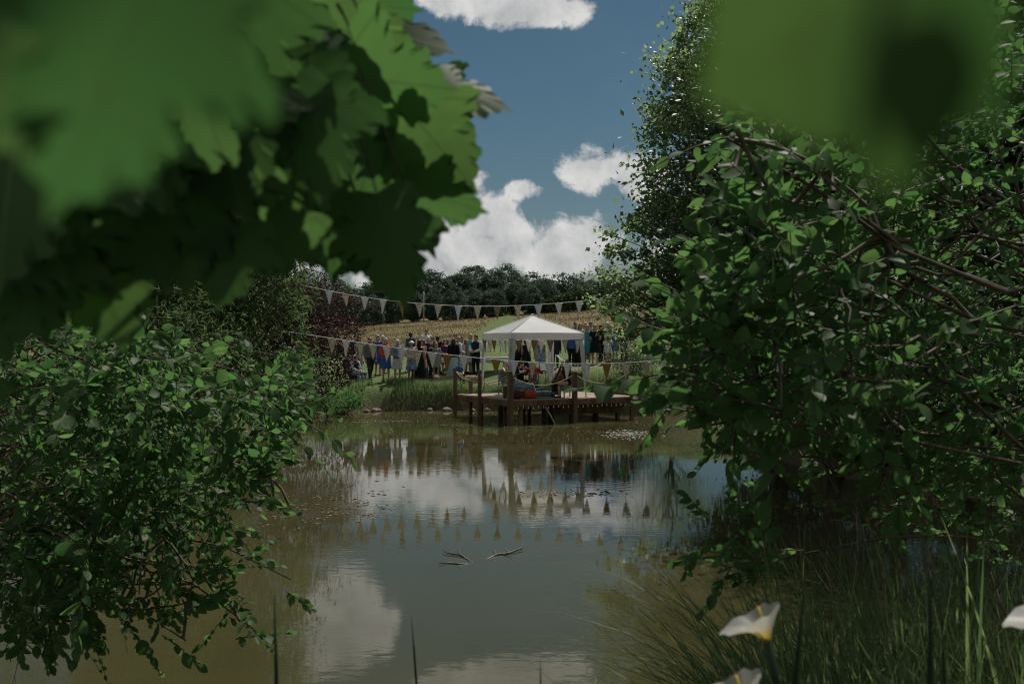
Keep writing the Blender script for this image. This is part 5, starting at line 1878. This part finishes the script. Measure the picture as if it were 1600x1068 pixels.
# local +Z runs along the deck edge (x), local X points down
case_half('base', Matrix.Translation((-.14, .05, .45)) @ Matrix.Rotation(R(-90), 4, 'Z') @ Matrix.Rotation(0, 4, 'X'), 0)
case_half('lid', Matrix.Translation((-.27, .30, -.10)) @ Matrix.Rotation(R(-24), 4, 'Z'), 0)

def holdall(label, px, Y, rz, L, r, mat):
    p = on_deck(px, Y)
    t = thing('holdall', label, 'bag', (p[0], p[1], DECK_Z + r * .92), rz)
    u = np.linspace(-L / 2, L / 2, 12)
    MB().tube(np.stack([u, 0 * u, 0.01 * np.sin(u * 9)], 1), r * (1 - .35 * np.abs(u / (L / 2)) ** 5), 14).build('bag_body', mat, t)
    for s in (-1, 1):
        a = np.linspace(0, math.pi, 10)
        MB().tube(np.stack([.14 * np.cos(a), s * .06 + 0 * a, r * .9 + .12 * np.sin(a)], 1), .011, 5).build('handle', M_black, t)


holdall('orange-red rounded bag lying by the cello case', 827, 36.75, .3, .50, .17, fm((.42, .07, .03), (.33, .05, .03)))
holdall('dark maroon bag between the corner post and the orange-red bag', 810, 36.6, .5, .5, .17, fm((.05, .018, .022), (.10, .03, .03)))


def sling_chair(label, px, Y, rz):
    x = (px - 800) / F * Y; g = gz(x, Y)
    t = thing('garden_lounger', label, 'lounger', (x, Y, g), rz)
    for s in (-1, 1):
        MB().tube([(s * .28, -.75, .30), (s * .28, .15, .34), (s * .28, .65, .85)], .014, 6).build('side_rail', M_steel, t)
        MB().tube([(s * .28, -.6, .31), (s * .28, -.5, 0)], .013, 6).build('leg', M_steel, t)
        MB().tube([(s * .28, .2, .36), (s * .28, .35, 0)], .013, 6).build('leg', M_steel, t)
    V = [(s * .27, y, z) for y, z in ((-.75, .30), (-.3, .28), (.15, .32), (.4, .57), (.65, .85)) for s in (-1, 1)]
    o = MB().add(V, [(2 * i, 2 * i + 1, 2 * i + 3, 2 * i + 2) for i in range(4)]).build('sling', fm((.22, .26, .25)), t)
    sol = o.modifiers.new('thickness', 'SOLIDIFY'); sol.thickness = .006


sling_chair('grey-green metal lounger on the lawn just right of the gazebo rear leg', 893, 43.9, 1.35)

# two slim bent rods standing on the deck at the right
t = thing('metal_chair', 'rusty bent-wire chair standing on the deck at the right', 'chair', (*on_deck(955, 39.6)[:2], DECK_Z), .4)
M_rust = plain('rusty wire', (.14, .07, .04), .7, .4, 20)
for s in (-1, 1):
    MB().tube([(s * .2, -.22, 0), (s * .19, -.2, .43), (s * .18, .18, .44), (s * .17, .26, .8)], .011, 6).build('frame', M_rust, t)
    MB().tube([(s * .2, .3, 0), (s * .18, .18, .44)], .011, 6).build('leg', M_rust, t)
MB().box((0, 0, .45), (.38, .4, .015)).build('seat', M_rust, t, False)
a = np.linspace(0, math.pi, 12)
MB().tube(np.stack([.17 * np.cos(a), .26 + .03 * np.sin(a), .8 + .15 * np.sin(a)], 1), .011, 6).build('backrest', M_rust, t)

# ------------------------------------------------------------------ grass, bank, floating litter
def ground_pts(n, x0, x1, y0, y1, cond=None):
    x = rng.uniform(x0, x1, n); y = rng.uniform(y0, y1, n)
    d = shore_dist(x, y)
    ok = d > 0.05
    if cond is not None: ok &= cond(x, y, d)
    x, y = x[ok], y[ok]
    return np.stack([x, y, ground(x, y) - .02], 1)


def clumpy(x, y, s=1.0, k=0.0): return np.sin(x * 2.9 * s + 1.1 * np.sin(y * 2.3 * s)) + np.sin(y * 3.7 * s + x * 1.3) > k


b = ground_pts(22000, -8.4, -2.2, 42.4, 46.2, lambda x, y, d: (d < 1.7) & clumpy(x, y, .8, -1.0 + np.clip((x + 3.2) * 1.6, 0, 2)) & ~((x > -6.4) & (x < -5.5) & (d < .9)))
grass_blades('grass', b, .36, .014, .75, ML_bankgrass)
b = ground_pts(14000, -3.2, 6.5, 41.5, 46.0, lambda x, y, d: (d < 1.3) & clumpy(x, y, .8, -.5))
grass_blades('grass', b, .34, .013, .6, ML_bankgrass)
b = ground_pts(12000, -9.5, 8.5, 44.5, 58, lambda x, y, d: d > 1.2)
grass_blades('grass', b, .11, .02, .6, ML_bankgrass, segs=2)
b = ground_pts(70000, -18, 13, 59, 85, lambda x, y, d: (y + .35 * x > 61 + 13 * rng.random(len(x)) ** 1.5) & (np.abs(x - (-2.4 + (y - 66) * .03)) > .9 + 1.2 * rng.random(len(x))))
grass_blades('grass', b, .17, .022, .9, ML_hay, segs=2)
b = ground_pts(30000, -30, 24, 85, 130, lambda x, y, d: np.abs(x - (-2.4 + (y - 66) * .03)) > .9 + 1.2 * rng.random(len(x)))
grass_blades('grass', b, .2, .06, .9, ML_hay, segs=2)
b = ground_pts(9000, -11, -6.5, 18, 42, lambda x, y, d: (d < 1.6) & clumpy(x, y, .8, -.6))
grass_blades('grass', b, .4, .012, .6, ML_bankgrass, segs=3)
b = ground_pts(7000, 5, 14, 10, 43, lambda x, y, d: (d < 1.6) & clumpy(x, y, .8, -.6))
grass_blades('grass', b, .4, .012, .6, ML_bankgrass, segs=3)


def rock(label, x, y, s, group='stones at the water edge', z=None):
    g = max(gz(x, y), 0) if z is None else z
    mb = MB()
    r = np.random.default_rng(int(abs(x * 97 + y * 13)))
    n, m = 12, 8
    V = []
    ph = r.random(6) * 6
    for i in range(m + 1):
        p = -math.pi / 2 + math.pi * i / m
        for k in range(n):
            a = 2 * math.pi * k / n
            w = 1 + .16 * math.sin(2 * a + ph[0]) + .12 * math.sin(3 * a + ph[1] + p * 2) + .08 * math.sin(5 * a + ph[2] - p)
            V.append((s * w * max(math.cos(p), .03) * math.cos(a), s * .8 * w * max(math.cos(p), .03) * math.sin(a), s * .5 * math.sin(p) * w))
    Fc = [(i * n + j, i * n + (j + 1) % n, (i + 1) * n + (j + 1) % n, (i + 1) * n + j) for i in range(m) for j in range(n)]
    o = mb.add(V, Fc).build('rock', M_stone, None)
    o.location = (x, y, g + s * .12); o.rotation_euler = (0, 0, r.random() * 6)
    tag(o, label, 'rock', group)


M_stone = plain('pond stone', (.20, .165, .125), .9, .4, 7, .6, 20)
rock('largest flat pale stone at the water edge left of the deck', -2.85, 43.45, .24)
rock('rounded stone under the far left corner of the deck', -1.75, 43.2, .18)
rock('small stone at the water edge left of the largest flat one', -3.6, 43.65, .17)
rock('brown stone at the foot of the bare earth bank', -5.9, 43.1, .22)
rock('small dark stone beside the brown stone on the bare bank', -6.25, 42.75, .17)
rock('pale stone on the bank behind the deck', -1.1, 43.5, .2)
M_pale = plain('pale boulder', (.42, .38, .32), .9, .3, 5, .5, 14)


def litter(name, pts, size, mat, zoff=.004, jitter=.5):
    P = np.asarray(pts, float)
    n = len(P)
    D = np.stack([np.cos(a := rng.random(n) * 6.28), np.sin(a), 0 * a], 1)
    N = np.array([0, 0, 1.0]) + rng.normal(size=(n, 3)) * .10 * jitter
    me = scatter_leaves(name, P + [0, 0, zoff], D, N, size * (.5 + rng.random(n)), T_SMALL)
    o = link(name, me, mat); o['kind'] = 'stuff'
    return o


M_dead = leaf_mat('dead floating leaf', (.08, .055, .035), (.20, .15, .11), (.1, .06, .03), .15, .5, .4)
M_pollen = leaf_mat('pollen fleck', (.42, .36, .24), (.55, .5, .38), (.2, .2, .1), .1, .6, .3)
M_pad = leaf_mat('floating weed', (.30, .28, .24), (.46, .44, .40), (.1, .1, .05), .1, .35, .5)


def wpt(px, py):
    d = F * CAM_Z / (py - 534)
    return ((px - 800) / F * d, d, 0)


pts = []
for _ in range(620):
    px, py = rng.normal(520, 62), rng.normal(0, 1)
    py = 790 + (px - 520) * -.10 + py * 15
    if 395 < px < 650 and math.sin(px * .09 + py * .21) + math.sin(px * .05 - py * .33) > .1: pts.append(wpt(px, py))
litter('floating_leaves', pts, .10, M_dead)
pts = [wpt(px, 771 + rng.normal() * 3.4) for px in rng.normal(885, 40, 110)]
litter('floating_leaves', pts, .09, M_dead)
pts = [wpt(rng.normal(985, 22), 678 + rng.normal() * 3) for _ in range(420)]
litter('floating_weed', pts, .12, M_pad)
pts = []
while len(pts) < 1500:
    x, y = rng.uniform(-7.5, 6), rng.triangular(24, 43.2, 43.4)
    if shore_dist(np.array([x]), np.array([y]))[0] < -.02 and (clumpy(x, y * .6, .5, -.5) or rng.random() < .25): pts.append((x, y, 0))
litter('pollen_flecks', pts, .045, M_pollen)
pts = []
for k in range(9):
    x0, y0 = rng.uniform(-6, -.4), rng.uniform(36, 42.6)
    for _ in range(45): pts.append((x0 + rng.normal() * .55, y0 + rng.normal() * .05, 0))
litter('floating_weed', pts, .07, M_pad)

# half-sunk branch in the middle of the pond
a = wpt(750, 872)
t = thing('sunken_branch', 'forked dead branch breaking the water surface in the middle of the pond', 'branch', a)
Yb = a[1]
def wl(px, py, z=0.0):
    p = wpt(px, py); return (p[0] - a[0], p[1] - a[1], z)
M_wet = plain('wet dead wood', (.10, .09, .075), .45, .4, 14, .5, 40, spec=.5)
MB().tube([wl(752, 884, -.09), wl(758, 873, -.02), wl(775, 867, .008), wl(795, 865, .014), wl(815, 859, .03), wl(817, 855, .05)], [.02, .018, .016, .014, .011, .006], 7).build('branch', M_wet, t)
MB().tube([wl(752, 884, -.09), wl(738, 878, -.01), wl(720, 868, .016), wl(700, 866, .02), wl(692, 863, .03)], [.02, .016, .013, .01, .006], 7).build('branch', M_wet, t)
MB().tube([wl(740, 880, -.02), wl(715, 881, .01), wl(700, 880, .012), wl(686, 882, .02)], [.013, .011, .009, .005], 7).build('branch', M_wet, t)
for i, (u, v) in enumerate(((wl(775, 867, .008), wl(770, 859, .04)), (wl(795, 865, .012), wl(790, 858, .035)), (wl(720, 868, .016), wl(716, 860, .04)), (wl(705, 867, .018), wl(712, 861, .04)), (wl(785, 866, .01), wl(800, 871, .015)))):
    MB().tube([u, v], [.008, .004], 5).build('twig', M_wet, t)

# ------------------------------------------------------------------ near bank: sedge, iris, arum lilies
n = 2300
px = rng.uniform(1160, 1720, n); Yv = rng.uniform(2.3, 4.4, n)
x = (px - 800) / F * Yv
base = np.stack([x, Yv, ground(x, Yv) - .03], 1)
left = np.clip((1330 - px) / 170, 0, 1)
grass_blades('sedge_grass', base, .98, .0105, .75, ML_grass, segs=6, bias=np.stack([-0.45 * left - .12, -.05 + 0 * left, 0 * left], 1), droop=.42)
n = 200
px = rng.uniform(1230, 1380, n); Yv = rng.uniform(2.8, 3.6, n)
x = (px - 800) / F * Yv
base = np.stack([x, Yv, ground(x, Yv) - .03], 1)
grass_blades('sedge_grass', base, 1.02, .006, .5, ML_grass, segs=7, bias=np.stack([-.75 + 0 * x, -.1 + 0 * x, 0 * x], 1), droop=.38)
n = 5200
x = rng.uniform(-5, 6, n); y = rng.uniform(-.5, 5.6, n)
k = (shore_dist(x, y) > .1) & ~((y > 1.6) & (x < 1.1) & (x > -3))
base = np.stack([x[k], y[k], ground(x[k], y[k]) - .03], 1)
grass_blades('grass', base, .38, .007, .6, ML_bankgrass, segs=4)

n = 90
px = rng.uniform(1240, 1640, n); Yv = rng.uniform(2.3, 3.4, n)
x = (px - 800) / F * Yv
base = np.stack([x, Yv, ground(x, Yv) - .03], 1)
grass_blades('sedge_grass', base, 1.12, .015, 1.1, ML_bankgrass, segs=9, droop=.5)
# tall flowering stalks of grass
stalk_spots = [(1372, 845, 3.2), (1452, 862, 3.0), (1405, 872, 3.3), (1548, 892, 2.9), (1290, 880, 3.3), (1338, 800, 3.4)]
sl = ['tall pale grass stalk, the one nearest the middle of the sedge', 'tall straw-coloured grass stalk rising above the sedge beside the dark iris leaf', 'tall grass stalk with a loose brown head',
      'tall grass stalk with an oat-like head at the far right', 'thin bent grass stalk at the left of the sedge', 'longest thin grass stalk, leaning left against the dark water']
for (px, py, Y), lab in zip(stalk_spots, sl):
    tip = np.array(at(px, py, Y)); b0 = np.array([tip[0] + rng.uniform(-.05, .25), Y + rng.uniform(-.1, .1), 0]); b0[2] = gz(b0[0], b0[1])
    t = thing('grass_stalk', lab, 'grass stalk', b0)
    l = curve((0, 0, -.03), tip - b0, 0, .02, 9)
    MB().tube(l, np.linspace(.0028, .0014, 9), 5).build('stem', plain('straw', (.34, .29, .15), .7, .25, 10) if 'M_straw' not in globals() else M_straw, t)
    mb = MB()
    for k in range(14):
        q = l[-1] + (l[-2] - l[-1]) * (k / 14) * 1.3
        dv = rand_unit(1)[0] * .016 + (l[-1] - l[-2]) * .25
        mb.tube([q, q + dv * .5, q + dv], [.0012, .0028, .0006], 4)
    mb.build('seed_head', M_twig, t, kind='stuff')


def blade_plant(label, blades, Y):
    """iris: stiff tapering sword leaves (px tip, py tip, px foot, width m)"""
    cx = np.mean([b[2] for b in blades]); x = (cx - 800) / F * Y
    p0 = np.array([x, Y, gz(x, Y)])
    t = thing('iris_plant', label, 'iris', p0)
    for px, py, pf, w in blades:
        tip = np.array(at(px, py, Y)); foot = np.array([(pf - 800) / F * Y, Y, p0[2] - .02])
        n = 9
        V, Fc = [], []
        for k in range(n + 1):
            u = k / n
            c = lerp(foot, tip, u) + np.array([0, .03 * math.sin(u * 2.5), 0]) - p0
            hw = w / 2 * (1 - u ** 2.4) + .0004
            V += [c + [-hw, .004, 0], c + [0, -.004 * (1 - u), 0], c + [hw, .004, 0], c + [0, .010 * (1 - u) + .004, 0]]
        for k in range(n):
            for q in range(4):
                a_, b_ = 4 * k + q, 4 * k + (q + 1) % 4
                Fc.append((a_, b_, b_ + 4, a_ + 4))
        MB().add(V, Fc).build('leaf', ML_iris, t)


blade_plant('dark sword-shaped iris leaf rising at the lower left of the open water', [(424, 936, 440, .028)], 1.75)
blade_plant('pair of thin iris leaves at the bottom middle of the water', [(641, 968, 700, .017), (646, 1012, 690, .008)], 2.1)
blade_plant('short dark iris leaf tip at the bottom right of the open water', [(845, 1034, 850, .026)], 1.95)
blade_plant('broad dark iris leaf crossing in front of the arum lily', [(1262, 928, 1165, .045), (1236, 1030, 1270, .02)], 1.5)
blade_plant('pair of dark iris leaves in the sedge at the right', [(1462, 905, 1495, .042), (1480, 960, 1560, .03)], 1.6)


def arum(label, c, Y, size, rz, tilt, away=0.0):
    """white funnel flower on a thick stalk; c = pixel of the funnel's foot"""
    foot = np.array(at(*c, Y))
    b0 = np.array([foot[0] + .10, Y + .04, 0]); b0[2] = gz(b0[0], b0[1])
    t = thing('arum_lily', label, 'arum lily', b0, 0, 'white arum lilies on the near bank')
    m, tt, out = new_mat('arum spathe')
    b = tt.new('ShaderNodeBsdfPrincipled')
    z = tt.sep(tt.new('ShaderNodeTexCoord').outputs['Object'])[2]
    tt.put(b.inputs['Base Color'], tt.mix(tt.ramp(z, .05, .45), (.34, .29, .04), (.40, .39, .375)))
    b.inputs['Roughness'].default_value = .5
    tr = tt.new('ShaderNodeBsdfTranslucent'); tt.put(tr.inputs[0], tt.mix(tt.ramp(z, .05, .5), (.72, .46, .02), (.66, .64, .56)))
    mx = tt.new('ShaderNodeMixShader'); mx.inputs[0].default_value = .4
    tt.l.new(b.outputs[0], mx.inputs[1]); tt.l.new(tr.outputs[0], mx.inputs[2]); tt.l.new(mx.outputs[0], out.inputs[0])
    n, k = 34, 14
    V, Fc = [], []
    for j in range(k + 1):
        u = j / k
        for i in range(n + 1):
            a = -math.pi * 1.04 + 2 * math.pi * 1.04 * i / n
            lip = u ** 2.6
            back = math.cos(a * .5) ** 4
            r = .09 + .15 * u ** .8 + lip * (.24 + .58 * back)
            zz = .62 * u + lip * (.16 - .40 * back) + .035 * math.sin(6 * a + 1) * lip + .02 * math.sin(11 * a) * lip
            V.append((r * math.sin(a) * (1 - .18 * lip), -r * math.cos(a), zz))
    for j in range(k):
        for i in range(n):
            q = j * (n + 1) + i
            Fc.append((q, q + 1, q + n + 2, q + n + 1))
    o = MB().add(V, Fc).build('spathe', m, t)
    M = Matrix.Translation(foot - b0) @ Matrix.Rotation(-away, 4, 'X') @ Matrix.Rotation(rz, 4, 'Z') @ Matrix.Rotation(tilt, 4, 'X') @ Matrix.Scale(size, 4)
    o.matrix_local = M
    sp = MB().tube([(0, 0, .1), (0, -.02, .8)], [.05, .03], 8).build('spadix', plain('spadix', (.6, .4, .03), .7, .2, 30), t)
    sp.matrix_local = M
    ax = np.array((M.to_3x3() @ Vector((0, 0, 1))).normalized())
    l = np.array([(0, 0, -.03), (foot - b0) * .5 + [.02, 0, 0], foot - b0 - ax * .06, foot - b0 + ax * .01])
    MB().tube(l, [.007, .006, .0055, .007], 8).build('stem', ML_iris, t)


arum('white arum lily with a yellow throat facing left above the sedge', (1199, 1002), 1.5, .066, -1.45, R(12), R(10))
arum('white arum lily low down at the bottom edge, flopped to the left', (1168, 1118), 1.4, .072, -1.5, R(14), R(6))
arum('grey white arum lily in shade at the right edge', (1662, 996), 1.5, .08, -1.5, R(10), R(8))
